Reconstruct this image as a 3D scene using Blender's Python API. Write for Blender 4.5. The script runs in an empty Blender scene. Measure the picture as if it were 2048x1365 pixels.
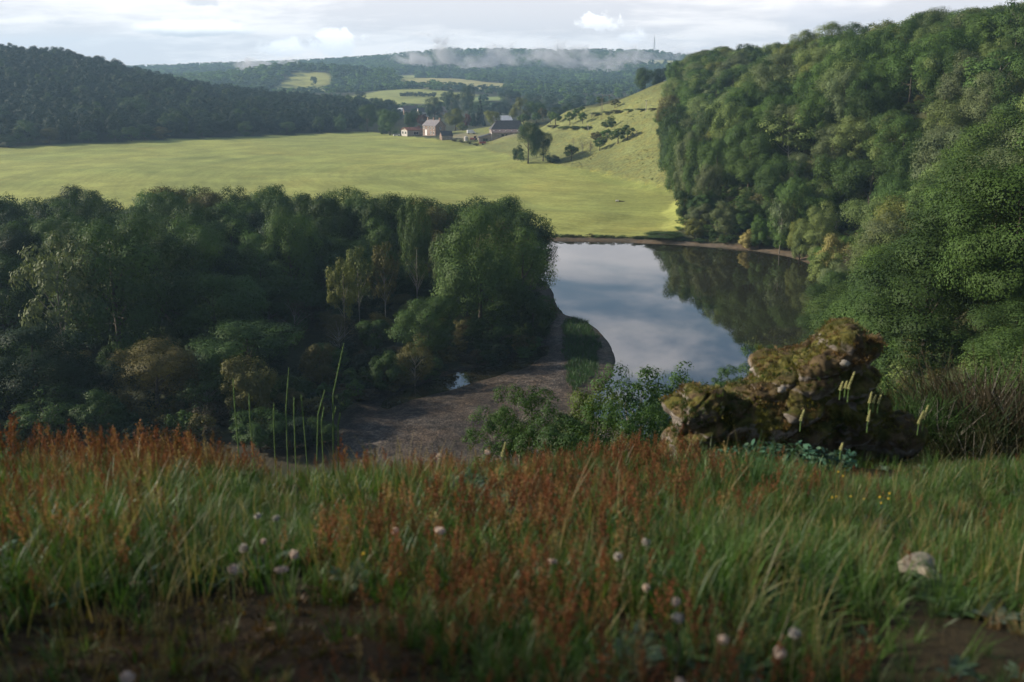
import bpy, bmesh, math, random
import numpy as np
from mathutils import Vector, Matrix

random.seed(7)
rng = np.random.default_rng(7)
S = bpy.context.scene
COL = S.collection
R = math.radians

# ------------------------------------------------------------------ camera, sky, sun, exposure
CAM_H = 40.0
HORIZON_V = 150.0
F = 35.0 / 36.0 * 2048.0
PITCH = math.atan((682.5 - HORIZON_V) / F)
cam_d = bpy.data.cameras.new('camera')
cam = bpy.data.objects.new('camera', cam_d)
COL.objects.link(cam)
cam.location = (0, 0, CAM_H)
cam.rotation_euler = (math.pi / 2 - PITCH, 0, 0)
cam_d.lens = 35.0
cam_d.sensor_width = 36.0
cam_d.clip_start = 0.05
cam_d.clip_end = 20000
cam_d.dof.use_dof = True
cam_d.dof.focus_distance = 150.0
cam_d.dof.aperture_fstop = 2.8
S.camera = cam

SUN_EL, SUN_AZ = R(25.0), R(278.0)          # azimuth clockwise from +Y: the sun stands to the left
sun_vec = Vector((math.sin(SUN_AZ) * math.cos(SUN_EL), math.cos(SUN_AZ) * math.cos(SUN_EL), math.sin(SUN_EL)))
sd = bpy.data.lights.new('sun', 'SUN')
sd.energy = 5.0
sd.angle = R(0.6)
sd.color = (1.0, 0.90, 0.76)
sun = bpy.data.objects.new('sun', sd)
COL.objects.link(sun)
sun.rotation_euler = (-sun_vec).to_track_quat('-Z', 'Y').to_euler()
sun.location = (-60, -10, 90)

S.view_settings.view_transform = 'Standard'
S.view_settings.look = 'None'
S.view_settings.exposure = 0.42
S.view_settings.gamma = 1.0
S.view_settings.use_curve_mapping = False
S.render.engine = 'CYCLES'
cy = S.cycles
cy.max_bounces = 6
cy.diffuse_bounces = 2
cy.glossy_bounces = 2
cy.transmission_bounces = 3
cy.volume_bounces = 0
cy.transparent_max_bounces = 4
cy.caustics_reflective = False
cy.caustics_refractive = False
cy.use_denoising = True
cy.denoising_prefilter = 'ACCURATE'
cy.use_adaptive_sampling = False
cy.sample_clamp_indirect = 4.0
cy.volume_max_steps = 96


def pixdir(u, v):
    r = (u - 1024.0) / F
    up = (682.5 - v) / F
    c, s = math.cos(PITCH), math.sin(PITCH)
    return r, c + s * up, -s + c * up


def at_z(u, v, z):
    dx, dy, dz = pixdir(u, v)
    t = (z - CAM_H) / dz
    return dx * t, dy * t


def at_y(u, v, y):
    dx, dy, dz = pixdir(u, v)
    t = y / dy
    return dx * t, y, CAM_H + dz * t


def project(x, y, z):
    c, s = math.cos(PITCH), math.sin(PITCH)
    zz = z - CAM_H
    fw = c * y - s * zz
    up = s * y + c * zz
    return 1024.0 + F * x / fw, 682.5 - F * up / fw, fw


class NT:
    """small helper round a node tree"""
    def __init__(self, tree):
        self.t = tree
        self.n = tree.nodes
        self.l = tree.links

    def node(self, kind, **kw):
        n = self.n.new(kind)
        for k, v in kw.items():
            setattr(n, k, v)
        return n

    def put(self, sock, val):
        if isinstance(val, bpy.types.NodeSocket):
            self.l.new(val, sock)
        elif val is not None:
            if sock.type == 'RGBA' and len(val) == 3:
                val = (*val, 1.0)
            sock.default_value = val

    def math(self, op, a, b=None, c=None, clamp=False):
        n = self.node('ShaderNodeMath', operation=op, use_clamp=clamp)
        self.put(n.inputs[0], a)
        if b is not None:
            self.put(n.inputs[1], b)
        if c is not None:
            self.put(n.inputs[2], c)
        return n.outputs[0]

    def vmath(self, op, a, b=None, scale=None):
        n = self.node('ShaderNodeVectorMath', operation=op)
        self.put(n.inputs[0], a)
        if b is not None:
            self.put(n.inputs[1], b)
        if scale is not None:
            self.put(n.inputs['Scale'], scale)
        return n.outputs['Value'] if op in ('LENGTH', 'DOT_PRODUCT', 'DISTANCE') else n.outputs['Vector']

    def noise(self, vec, scale, detail=4, rough=0.55, dist=0.0, out='Fac'):
        n = self.node('ShaderNodeTexNoise')
        self.put(n.inputs['Vector'], vec)
        self.put(n.inputs['Scale'], scale)
        self.put(n.inputs['Detail'], detail)
        self.put(n.inputs['Roughness'], rough)
        self.put(n.inputs['Distortion'], dist)
        return n.outputs[out]

    def ramp(self, val, lo, hi, a=0.0, b=1.0, smooth=True):
        n = self.node('ShaderNodeMapRange', interpolation_type='SMOOTHSTEP' if smooth else 'LINEAR')
        self.put(n.inputs[0], val)
        for i, q in enumerate((lo, hi, a, b)):
            self.put(n.inputs[1 + i], q)
        return n.outputs[0]

    def mix(self, fac, a, b, blend='MIX'):
        n = self.node('ShaderNodeMix', data_type='RGBA', blend_type=blend)
        self.put(n.inputs[0], fac)
        self.put(n.inputs[6], a)
        self.put(n.inputs[7], b)
        return n.outputs[2]


# ---- the sky: physical sky with procedural cloud layers
W = bpy.data.worlds.new('World')
S.world = W
W.use_nodes = True
w = NT(W.node_tree)
w.n.clear()
wout = w.node('ShaderNodeOutputWorld')
bg = w.node('ShaderNodeBackground')
bg.inputs['Strength'].default_value = 0.10
w.l.new(bg.outputs[0], wout.inputs[0])
sky = w.node('ShaderNodeTexSky', sky_type='NISHITA')
sky.sun_disc = False
sky.sun_elevation = SUN_EL
sky.sun_rotation = SUN_AZ
sky.altitude = 150
sky.air_density = 1.0
sky.dust_density = 1.4
sky.ozone_density = 1.2
geo = w.node('ShaderNodeTexCoord').outputs['Generated']
sep = w.node('ShaderNodeSeparateXYZ')
w.l.new(geo, sep.inputs[0])
dz = w.math('MAXIMUM', sep.outputs[2], 0.0)
den = w.math('ADD', dz, 0.15)
comb = w.node('ShaderNodeCombineXYZ')
w.put(comb.inputs[0], w.math('DIVIDE', sep.outputs[0], den))
w.put(comb.inputs[1], w.math('DIVIDE', sep.outputs[1], den))
comb.inputs[2].default_value = 3.7
q = comb.outputs[0]
qs = w.vmath('MULTIPLY', q, (1.0, 1.35, 1.0))
n_big = w.noise(qs, 1.05, 6, 0.56, 0.5)
n_fine = w.noise(q, 3.1, 7, 0.6, 0.3)
field = w.math('ADD', w.math('MULTIPLY', n_big, 0.72), w.math('MULTIPLY', n_fine, 0.28))
# clouds crowd towards the horizon because they are seen edge-on
cover = w.math('ADD', w.ramp(dz, 0.06, 0.25, 0.40, -0.01), w.ramp(dz, 0.26, 0.6, 0.0, -0.22))
cl = w.ramp(w.math('ADD', field, cover), 0.45, 0.60)
shade = w.noise(w.vmath('ADD', qs, (4.3, 1.7, 0.0)), 0.8, 5, 0.6, 0.3)
thick = w.ramp(w.math('ADD', w.math('MULTIPLY', shade, .75), w.math('MULTIPLY', n_fine, .25)), 0.40, 0.58)
cloud_col = w.mix(thick, (11.0, 10.5, 10.4), (7.7, 7.5, 7.85))
base = w.mix(w.math('MULTIPLY', cl, 0.93), sky.outputs[0], cloud_col)


def puff(u, v, wu, wv, bright, dark, seed, edge=0.5, amount=0.9):
    """one cumulus: an elongated patch of sky with a ragged edge, bright on top and grey underneath"""
    global base
    dx, dy, dzz = pixdir(u, v)
    d = Vector((dx, dy, dzz)).normalized()
    rt = Vector((d.y, -d.x, 0)).normalized()
    upv = rt.cross(d)
    off = w.vmath('SUBTRACT', geo, tuple(d))
    a = w.math('DIVIDE', w.vmath('DOT_PRODUCT', off, tuple(rt)), wu / F)
    b = w.math('DIVIDE', w.vmath('DOT_PRODUCT', off, tuple(upv)), wv / F)
    # flat bottom
    b2 = w.math('MULTIPLY', b, w.math('ADD', 1.0, w.math('MULTIPLY', w.math('LESS_THAN', b, 0.0), 0.8)))
    r2 = w.math('SQRT', w.math('ADD', w.math('MULTIPLY', a, a), w.math('MULTIPLY', b2, b2)))
    nz = w.noise(w.vmath('ADD', w.vmath('SCALE', geo, None, 1.0), (seed, seed * 0.7, 0)), 3.2 * F / wu * 0.32, 6, 0.62, 0.4)
    val = w.math('SUBTRACT', w.math('ADD', 1.0, w.math('MULTIPLY', w.math('SUBTRACT', nz, 0.5), 2.4)), r2)
    m = w.ramp(val, 0.0, edge)
    front = w.math('GREATER_THAN', w.vmath('DOT_PRODUCT', geo, tuple(d)), 0.5)
    m = w.math('MULTIPLY', w.math('MULTIPLY', m, front), amount)
    sh = w.ramp(w.math('ADD', b, w.math('MULTIPLY', nz, 1.1)), 0.05, 1.05)
    base = w.mix(m, base, w.mix(sh, dark, bright))


puff(675, 92, 58, 40, (13.4, 13.3, 13.0), (9.1, 9.3, 9.7), 1.3, 0.30)
puff(560, 100, 60, 22, (12.4, 12.3, 12.1), (9.1, 9.1, 9.5), 2.1, 0.5)
puff(395, 62, 120, 20, (12.5, 12.4, 12.3), (5.3, 5.7, 6.3), 3.9, 0.5)
puff(402, 6, 46, 16, (7.5, 7.5, 7.8), (5.8, 6.0, 6.5), 5.2, 0.7, 0.8)
puff(128, 46, 42, 10, (7.7, 7.6, 7.8), (6.5, 6.5, 7.0), 6.6, 0.8, 0.7)
puff(1195, 50, 46, 28, (13.6, 13.4, 13.1), (9.7, 9.7, 10.0), 7.4, 0.35)
puff(1262, 78, 44, 20, (12.1, 12.0, 12.0), (9.4, 9.4, 9.9), 8.9, 0.6, 0.8)
puff(1660, 40, 190, 40, (7.6, 7.6, 8.1), (6.3, 6.4, 7.0), 9.7, 0.9, 0.75)
w.put(bg.inputs['Color'], base)

# ------------------------------------------------------------------ helpers: objects
MATS = {}


def mk_mat(name):
    m = bpy.data.materials.new(name)
    m.use_nodes = True
    t = NT(m.node_tree)
    b = m.node_tree.nodes['Principled BSDF']
    MATS[name] = m
    return m, t, b


def plain(name, col, rough=0.8, var=0.25, scale=3.0, spec=0.3, bump=0.0, bscale=30.0):
    m, t, b = mk_mat(name)
    co = t.node('ShaderNodeTexCoord').outputs['Object']
    nz = t.noise(co, scale, 5, 0.6)
    f = t.ramp(nz, 0.3, 0.7, 1 - var, 1 + var)
    c = t.vmath('SCALE', tuple(col), None, f)
    t.put(b.inputs['Base Color'], c)
    b.inputs['Roughness'].default_value = rough
    b.inputs['Specular IOR Level'].default_value = spec
    if bump > 0:
        bn = t.node('ShaderNodeBump')
        bn.inputs['Strength'].default_value = bump
        t.put(bn.inputs['Height'], t.noise(co, bscale, 5, 0.6))
        t.put(b.inputs['Normal'], bn.outputs[0])
    return m


def tag(o, label=None, cat=None, group=None, kind=None):
    if label:
        o['label'] = label
    if cat:
        o['category'] = cat
    if group:
        o['group'] = group
    if kind:
        o['kind'] = kind
    return o


def link(name, me, parent=None, loc=None):
    o = bpy.data.objects.new(name, me)
    COL.objects.link(o)
    if parent is not None:
        o.parent = parent
    if loc is not None:
        o.location = loc
    return o


def empty(name, loc, rz=0.0, label=None, cat=None, group=None):
    o = bpy.data.objects.new(name, None)
    COL.objects.link(o)
    o.location = loc
    o.rotation_euler = (0, 0, rz)
    o.empty_display_size = 0.3
    return tag(o, label, cat, group)


def mesh_np(name, verts, faces=None, mat=None, smooth=False, loops=None, sizes=None):
    """verts (n,3); faces (m,k) array of equal-sized polygons or a list of them"""
    me = bpy.data.meshes.new(name)
    verts = np.asarray(verts, dtype=np.float32)
    if faces is not None and isinstance(faces, np.ndarray):
        m, k = faces.shape
        me.vertices.add(len(verts))
        me.vertices.foreach_set('co', verts.ravel())
        me.loops.add(m * k)
        me.loops.foreach_set('vertex_index', faces.astype(np.int32).ravel())
        me.polygons.add(m)
        me.polygons.foreach_set('loop_start', np.arange(0, m * k, k, dtype=np.int32))
        me.update(calc_edges=True)
    else:
        me.from_pydata([tuple(p) for p in verts], [], [tuple(f) for f in (faces or [])])
        me.update()
    if smooth:
        me.polygons.foreach_set('use_smooth', np.ones(len(me.polygons), dtype=bool))
    if mat is not None:
        me.materials.append(mat)
    return me


class MB:
    """collects simple solids into one mesh"""
    def __init__(self):
        self.v, self.f = [], []

    def add(self, vs, fs):
        b = len(self.v)
        self.v += [tuple(p) for p in vs]
        self.f += [tuple(i + b for i in f) for f in fs]
        return self

    def box(self, x0, x1, y0, y1, z0, z1):
        vs = [(x0, y0, z0), (x1, y0, z0), (x1, y1, z0), (x0, y1, z0), (x0, y0, z1), (x1, y0, z1), (x1, y1, z1), (x0, y1, z1)]
        return self.add(vs, [(0, 3, 2, 1), (4, 5, 6, 7), (0, 1, 5, 4), (1, 2, 6, 5), (2, 3, 7, 6), (3, 0, 4, 7)])

    def tube(self, pts, rad, k=6, cap=True):
        pts = [Vector(p) for p in pts]
        n = len(pts)
        rads = rad if isinstance(rad, (list, tuple)) else [rad] * n
        rings = []
        for i, p in enumerate(pts):
            d = (pts[min(i + 1, n - 1)] - pts[max(i - 1, 0)])
            d = d.normalized() if d.length > 1e-9 else Vector((0, 0, 1))
            a = d.orthogonal().normalized()
            ref = Vector((1, 0, 0)) if abs(d.x) < 0.9 else Vector((0, 1, 0))
            a = (ref - d * ref.dot(d)).normalized()
            b = d.cross(a)
            rings.append([p + (a * math.cos(2 * math.pi * j / k) + b * math.sin(2 * math.pi * j / k)) * rads[i] for j in range(k)])
        vs = [q for r in rings for q in r]
        fs = []
        for i in range(n - 1):
            for j in range(k):
                fs.append((i * k + j, i * k + (j + 1) % k, (i + 1) * k + (j + 1) % k, (i + 1) * k + j))
        if cap:
            fs.append(tuple(range(k))[::-1])
            fs.append(tuple(range((n - 1) * k, n * k)))
        return self.add(vs, fs)

    def build(self, name, mat, parent=None, loc=None, smooth=False):
        return link(name, mesh_np(name, self.v, self.f, mat, smooth), parent, loc)

    def mesh(self, name, mat, smooth=False):
        return mesh_np(name, self.v, self.f, mat, smooth)


# ------------------------------------------------------------------ numpy noise
_P = np.random.default_rng(3).random((256, 256))


def vnoise(x, y):
    xi, yi = np.floor(x).astype(int), np.floor(y).astype(int)
    fx, fy = x - xi, y - yi
    fx, fy = fx * fx * (3 - 2 * fx), fy * fy * (3 - 2 * fy)
    g = lambda a, b: _P[a & 255, b & 255]
    return (g(xi, yi) * (1 - fx) + g(xi + 1, yi) * fx) * (1 - fy) + (g(xi, yi + 1) * (1 - fx) + g(xi + 1, yi + 1) * fx) * fy


def fbm(x, y, s, oct=4):
    a, t, n = 1.0, 0.0, 0.0
    x, y = x * s, y * s
    for i in range(oct):
        t = t + a * (vnoise(x + 17.3 * i, y - 9.1 * i) - 0.5)
        n += a
        a *= 0.5
        x, y = x * 2.03, y * 2.03
    return t / n * 2


def sstep(a, b, x):
    t = np.clip((x - a) / (b - a), 0, 1)
    return t * t * (3 - 2 * t)


def poly_sd(P, x, y):
    """signed distance to a polygon, negative inside"""
    P = np.asarray(P, float)
    x, y = np.asarray(x, float), np.asarray(y, float)
    d = np.full(x.shape, 1e18)
    ins = np.zeros(x.shape, bool)
    n = len(P)
    for i in range(n):
        ax, ay = P[i]
        bx, by = P[(i + 1) % n]
        ex, ey = bx - ax, by - ay
        t = np.clip(((x - ax) * ex + (y - ay) * ey) / (ex * ex + ey * ey + 1e-12), 0, 1)
        d = np.minimum(d, (x - ax - t * ex) ** 2 + (y - ay - t * ey) ** 2)
        c = (ay > y) != (by > y)
        with np.errstate(divide='ignore', invalid='ignore'):
            xx = ex * (y - ay) / (ey if abs(ey) > 1e-12 else 1e-12) + ax
        ins ^= c & (x < xx)
    d = np.sqrt(d)
    return np.where(ins, -d, d)


def smooth_poly(P, it=2):
    P = [tuple(p) for p in P]
    for _ in range(it):
        Q = []
        for i in range(len(P)):
            a, b = P[i], P[(i + 1) % len(P)]
            Q += [(a[0] * .75 + b[0] * .25, a[1] * .75 + b[1] * .25), (a[0] * .25 + b[0] * .75, a[1] * .25 + b[1] * .75)]
        P = Q
    return P


# ------------------------------------------------------------------ the lie of the land
g0 = lambda pts, z=0.0: [at_z(u, v, z) for u, v in pts]
LAKE = smooth_poly([(-260, 262), (-120, 246)] + g0([(300, 483), (700, 480), (1095, 482), (1280, 486), (1450, 496), (1560, 509), (1625, 528), (1665, 560),
                    (1660, 620), (1640, 690), (1610, 760), (1540, 850), (1420, 890), (1300, 880), (1225, 850), (1165, 822), (1178, 795), (1214, 768), (1232, 735),
                    (1226, 695), (1192, 655), (1150, 634), (1118, 628), (1108, 590), (1085, 556), (1000, 534), (700, 522), (300, 518)]) + [(-120, 210), (-260, 225)], 2)
CHANNEL = smooth_poly(g0([(1108, 690), (1095, 728), (1010, 752), (935, 778), (830, 806), (750, 832), (705, 856), (684, 885), (670, 945), (300, 950), (-200, 965), (-220, 930), (300, 915), (600, 880), (670, 836), (760, 786), (900, 742), (1010, 716), (1085, 690)]), 1)
MUD = smooth_poly(g0([(1105, 640), (1150, 628), (1200, 650), (1245, 700), (1250, 745), (1200, 815), (1230, 880), (1100, 930), (900, 940), (700, 935), (670, 885), (695, 835), (800, 760), (950, 735), (1085, 690)]), 1)
REEDS = smooth_poly(g0([(1128, 640), (1165, 640), (1188, 662), (1200, 700), (1196, 735), (1180, 768), (1150, 790), (1128, 775), (1132, 740), (1128, 690)]), 2)
GROVE = g0([(-420, 915), (0, 900), (300, 888), (560, 868), (668, 826), (760, 780), (900, 738), (1040, 706), (1098, 668), (1100, 600), (1070, 566), (1000, 546), (700, 532), (0, 532), (-500, 540)], 0.7)

CP = []


def cp(x, y, z):
    CP.append((x, y, z))


def cpp(u, v, y, dz=0.0):
    x, y, z = at_y(u, v, y)
    CP.append((x, y, z + dz))


for p in [(0, 2, 38.6), (-20, 3, 38.8), (-14, -8, 40), (20, 3, 38.6), (0, -40, 44), (-60, -40, 44), (60, -40, 46), (0, -150, 50), (-150, -150, 52), (150, -150, 52),
          (0, 30, 20.5), (0, 55, 8), (0, 78, 2), (0, 92, .6), (-12, 30, 20), (-30, 25, 27), (-35, 55, 9), (-25, 80, 2), (-50, 75, 4), (-75, 88, 2.5), (-70, 40, 24),
          (14, 14, 34.0), (18, 28, 28), (16, 45, 15), (26, 40, 25), (14, 65, 5), (20, 80, 3), (36, 55, 26), (20, 95, -1),
          (40, 75, 27), (30, 85, 10), (38, 100, 14), (40, 122, 5), (47, 150, .5), (60, 40, 36), (64, 80, 34), (66, 110, 25), (62, 140, 14), (60, 170, 6),
          (85, 140, 28), (90, 90, 40), (120, 40, 46), (130, 120, 46), (60, 204, .5), (66, 209, 6), (72, 190, 8), (84, 215, 24), (98, 225, 34), (110, 232, 41), (140, 230, 46),
          (52, 238, 1), (58, 246, 7), (66, 251, 15), (80, 260, 27), (93, 262, 36), (120, 280, 42), (47, 280, 1.2), (50, 305, 1.5), (55, 285, 6), (62, 300, 14), (74, 320, 26), (90, 335, 36), (130, 340, 42),
          (57, 330, 1.8), (66, 370, 13), (76, 400, 26), (82, 440, 35), (120, 430, 40), (200, 300, 50), (220, 150, 56), (200, 450, 42),
          # meadow
          (10, 262, 1.0), (30, 290, 1.0), (0, 320, 1.2), (-60, 270, 1), (-150, 280, 1.0), (-60, 380, 1.4), (-180, 420, 1.4), (-120, 560, 1.6), (20, 380, 1.4), (-280, 520, 1.5), (-300, 380, 1.4), (-90, 640, 1.6),
          # grove bank
          (-20, 190, .8), (-70, 190, .8), (0, 170, .8), (-60, 140, .8), (-100, 170, .8), (-30, 135, .6), (-130, 200, .9),
          # unseen spur on the left, added to shade the grove
          (-150, 95, 40), (-170, 140, 40), (-170, 190, 18), (-180, 230, 2), (-230, 100, 60), (-230, 190, 46), (-240, 260, 4), (-110, 105, 10), (-112, 150, 3), (-350, 150, 66), (-400, 300, 30)]:
    cp(*p)
# grass hill
cpp(1365, 385, 335); cpp(1240, 355, 382); cpp(1120, 330, 432)
cpp(1310, 250, 425); cpp(1250, 275, 432); cpp(1180, 300, 440); cpp(1065, 325, 440)
cpp(1320, 171, 512); cpp(1345, 158, 530); cpp(1240, 200, 535); cpp(1190, 214, 548); cpp(1130, 226, 565); cpp(1060, 240, 640); cp(4, 562, 4.2); cp(-8, 590, 3.0); cp(6, 600, 4.6)
cp(0, 525, 2.6); cp(-8, 565, 3.2); cp(10, 480, 2.8); cp(-40, 500, 1.5); cp(-30, 600, 2.6)
cpp(1200, 258, 480); cpp(1120, 262, 505); cpp(1290, 215, 470); cpp(1010, 272, 592); cpp(850, 271, 645); cpp(930, 268, 625)
for p in [(30, 690, 6), (80, 640, 14), (120, 560, 34), (160, 520, 40), (200, 640, 30), (90, 720, 10), (-60, 720, 2), (0, 800, 2), (60, 850, 3), (150, 800, 12), (-60, 900, 3)]:
    cp(*p)
# wooded hill on the left (ground = skyline minus the trees)
for u, v, y in [(-250, 70, 820), (0, 90, 850), (120, 100, 870), (228, 125, 890), (336, 156, 900), (433, 172, 915), (578, 186, 930)]:
    cpp(u, v, y, -12.5)
cp(-95, 940, 3)
for p in [(-330, 560, 4), (-330, 640, 14), (-250, 600, 7), (-190, 640, 4), (-240, 720, 14), (-160, 740, 6), (-380, 740, 34), (-300, 800, 28), (-110, 760, 2.5), (-500, 600, 34),
          (-520, 1000, 50), (-380, 1050, 24), (-250, 1060, 6), (-600, 850, 66)]:
    cp(*p)
# far valley, fields and hills
for u, v, y, d in [(620, 187, 1300, 0), (600, 142, 1700, 0), (680, 150, 1650, 0), (480, 188, 1350, -4), (470, 150, 1650, -10), (560, 128, 1800, -12), (740, 208, 1100, 0), (860, 209, 1120, 0), (820, 178, 1400, 0),
                   (1000, 184, 1400, 0), (900, 158, 1750, 0), (1010, 168, 1700, 0), (700, 176, 1500, -10), (760, 150, 1900, -12), (1000, 140, 2100, -12), (1150, 165, 1700, -12), (1150, 140, 2200, -12), (1280, 150, 2000, -12),
                   (1230, 124, 2500, 0), (1340, 124, 2500, 0), (1000, 118, 2450, -14), (300, 131, 2600, -14), (420, 126, 2600, -14), (600, 124, 2650, -14), (760, 112, 2750, -14), (900, 96, 2850, -14), (1000, 97, 2850, -14),
                   (1100, 99, 2850, -14), (1200, 98, 2850, -14), (1310, 100, 2800, -14), (1365, 114, 2750, -14), (1500, 120, 2700, -14), (100, 135, 2600, -14), (330, 165, 1900, -12), (400, 150, 2200, -10)]:
    cpp(u, v, y, d)
for p in [(-1500, 3000, 40), (-800, 3600, 50), (0, 3700, 60), (900, 3700, 60), (1500, 2600, 70), (1200, 1500, 60), (700, 1000, 50), (-1400, 1800, 50), (-1000, 1200, 60), (0, 1020, 4), (120, 1000, 8), (300, 900, 20), (-700, -600, 60), (700, -600, 60), (600, 300, 60), (-900, 500, 60),
          (-3500, 0, 50), (3500, 0, 50), (0, -3500, 50), (-3500, 4500, 50), (3500, 4500, 50)]:
    cp(*p)
CPA = np.array(CP)
CK = 8.0


def _phi(dx, dy):
    return np.sqrt(dx * dx + dy * dy + CK * CK)


_A = _phi(CPA[:, None, 0] - CPA[None, :, 0], CPA[:, None, 1] - CPA[None, :, 1])
_n = len(CPA)
_M = np.zeros((_n + 1, _n + 1))
_M[:_n, :_n] = _A
_M[:_n, _n] = _M[_n, :_n] = 1
_wts = np.linalg.solve(_M, np.append(CPA[:, 2], 0.0))


def rbf(x, y):
    out = np.full(x.shape, _wts[_n])
    for i in range(_n):
        out += _wts[i] * _phi(x - CPA[i, 0], y - CPA[i, 1])
    return out


def edge_y(x):
    return 6.1 + 0.22 * np.maximum(x, 0) + 0.12 * np.maximum(-x - 3, 0) + 0.25 * np.sin(x * 1.3)


def terrain(x, y):
    x = np.asarray(x, float)
    y = np.asarray(y, float)
    shp = x.shape
    x, y = x.ravel(), y.ravel()
    r = np.hypot(x, y)
    z = rbf(x, y)
    # rough ground away from the flats
    z = z + fbm(x, y, 1 / 45.0, 4) * 1.6 * sstep(3, 14, z) * sstep(20, 60, r)
    z = np.maximum(z, 0.55 + 0.25 * fbm(x, y, 1 / 30.0, 3))
    # hilltop under the camera
    ye = edge_y(x)
    yc = np.minimum(y, ye)
    top = 38.82 - 0.268 * (np.maximum(yc, -3) - 1.0) + 0.05 * fbm(x, y, 1.4, 3) + 0.09 * fbm(x + 4, y, .8, 2) * sstep(6.8, 5.2, y)
    e = np.maximum(y - ye, 0)
    top = top - 0.72 * e - 0.02 * np.minimum(e, 3) ** 2
    wt = 1 - sstep(9.0, 26.0, r)
    z = np.where(wt > 0, z * (1 - wt) + top * wt, z)
    # mud flat, channel and lake bed
    near = (y > 60) & (y < 320) & (np.abs(x) < 320)
    idx = np.nonzero(near)[0]
    if len(idx):
        xs, ys = x[idx], y[idx]
        zz = z[idx]
        dm = poly_sd(MUD, xs, ys) + 1.2 * fbm(xs, ys, 1 / 6.0, 3)
        mudz = 0.16 + 0.10 * fbm(xs, ys, 1 / 5.0, 4) + 0.03 * np.maximum(poly_sd(LAKE, xs, ys), 0).clip(0, 6)
        k = 1 - sstep(-2.0, 3.0, dm)
        zz = zz * (1 - k) + mudz * k
        dl = poly_sd(LAKE, xs, ys) + 0.5 * fbm(xs, ys, 1 / 5.0, 3)
        dp = np.maximum(dl, 0)
        zz = np.where(dl > 0, np.minimum(zz, 0.03 + 0.16 * dp + 0.03 * dp * dp), np.maximum(-2.0, 0.03 + dl * 0.25))
        dc = poly_sd(CHANNEL, xs, ys) + 0.9 * fbm(xs, ys, 1 / 4.0, 3)
        zz = np.where(dl > 0, np.minimum(zz, 0.05 * np.clip(dc, -9, 4) + 0.04 + 0.5 * sstep(-15, -21, xs) + 1.5 * np.maximum(dc - 4, 0)), zz)
        z[idx] = zz
    return z.reshape(shp)


def hz(x, y):
    return float(terrain(np.array([x]), np.array([y]))[0])


def ground_at(u, v, lo=1.0, hi=3600.0):
    """where the ray through a pixel meets the ground"""
    dx, dy, dz = pixdir(u, v)
    ts = np.geomspace(lo, hi, 900)
    d = CAM_H + dz * ts - terrain(dx * ts, dy * ts)
    i = np.nonzero(d < 0)[0]
    if not len(i):
        t = hi
    else:
        a, b = ts[max(i[0] - 1, 0)], ts[i[0]]
        for _ in range(14):
            m = (a + b) / 2
            if CAM_H + dz * m - hz(dx * m, dy * m) < 0:
                b = m
            else:
                a = m
        t = b
    x, y = dx * t, dy * t
    return x, y, hz(x, y)

# ------------------------------------------------------------------ ground sheets
gp = lambda pts: [ground_at(u, v)[:2] for u, v in pts]
BREAK = [(1366, 384), (1300, 368), (1230, 352), (1160, 338), (1110, 327)]
MEADOW = g0([(1372, 462), (1310, 464), (1270, 474), (1095, 473), (700, 471), (300, 473), (-400, 472)], 0.7) + [(-330, 300), (-420, 500)] + \
    gp([(0, 297), (250, 285), (500, 274), (740, 264)]) + gp([(800, 272), (862, 278), (915, 284), (960, 293), (1010, 308), (1060, 326)]) + gp(BREAK[::-1]) + gp([(1366, 420)])
PASTURE = gp(BREAK) + gp([(1060, 326), (1010, 308), (960, 293), (915, 284), (885, 276)]) + [(-48, 668), (0, 650), (26, 592)] + \
    gp([(1090, 238), (1140, 226), (1200, 212), (1240, 201)]) + [(74, 520), (92, 520), (84, 486), (70, 440), (62, 410), (60, 380), (60, 350)]
F_A = gp([(543, 178), (598, 143), (662, 148), (657, 186), (560, 189)])
F_B = gp([(688, 196), (760, 182), (840, 179), (890, 183), (960, 190), (890, 206), (730, 211)])
F_C = gp([(778, 179), (900, 157), (960, 163), (1012, 168), (1012, 182), (930, 181), (880, 177)])
F_D = gp([(1150, 128), (1230, 123.5), (1352, 122.5), (1352, 126), (1290, 130)])
F_E = gp([(780, 152), (830, 150), (836, 158), (790, 163)])
F_F = gp([(925, 196), (1010, 192), (1010, 199), (930, 203)])
F_G = gp([(1040, 113), (1120, 114), (1120, 117), (1040, 117)])
FIELDS = [(F_A, (.27, .28, .085)), (F_B, (.26, .29, .09)), (F_C, (.36, .34, .14)), (F_D, (.34, .35, .16)), (F_E, (.26, .28, .09)), (F_F, (.2, .26, .08)), (F_G, (.25, .28, .1))]

th = np.radians(np.concatenate([np.arange(-38, 38.01, 0.165), np.arange(41, 320, 3.0)]))
rr = [0.25]
while rr[-1] < 4600:
    r_ = rr[-1]
    rr.append(r_ + (0.14 if r_ < 10 else r_ * 0.021 if r_ < 78 else 1.5 if r_ < 340 else r_ * 0.019))
rr = np.array(rr)
TX = np.sin(th)[None, :] * rr[:, None]
TY = np.cos(th)[None, :] * rr[:, None]
TZ = terrain(TX, TY)
nr, nt = TX.shape
ii, jj = np.meshgrid(np.arange(nr - 1), np.arange(nt), indexing='ij')
jn = (jj + 1) % nt
QUADS = np.stack([ii * nt + jj, ii * nt + jn, (ii + 1) * nt + jn, (ii + 1) * nt + jj], -1).reshape(-1, 4)[:, ::-1]
V = np.stack([TX, TY, TZ], -1).reshape(-1, 3)
vx, vy, vz = V[:, 0], V[:, 1], V[:, 2]
vr = np.hypot(vx, vy)


def lay(c, k, col):
    k = k[:, None]
    return c * (1 - k) + np.array(col)[None, :] * k


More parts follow.
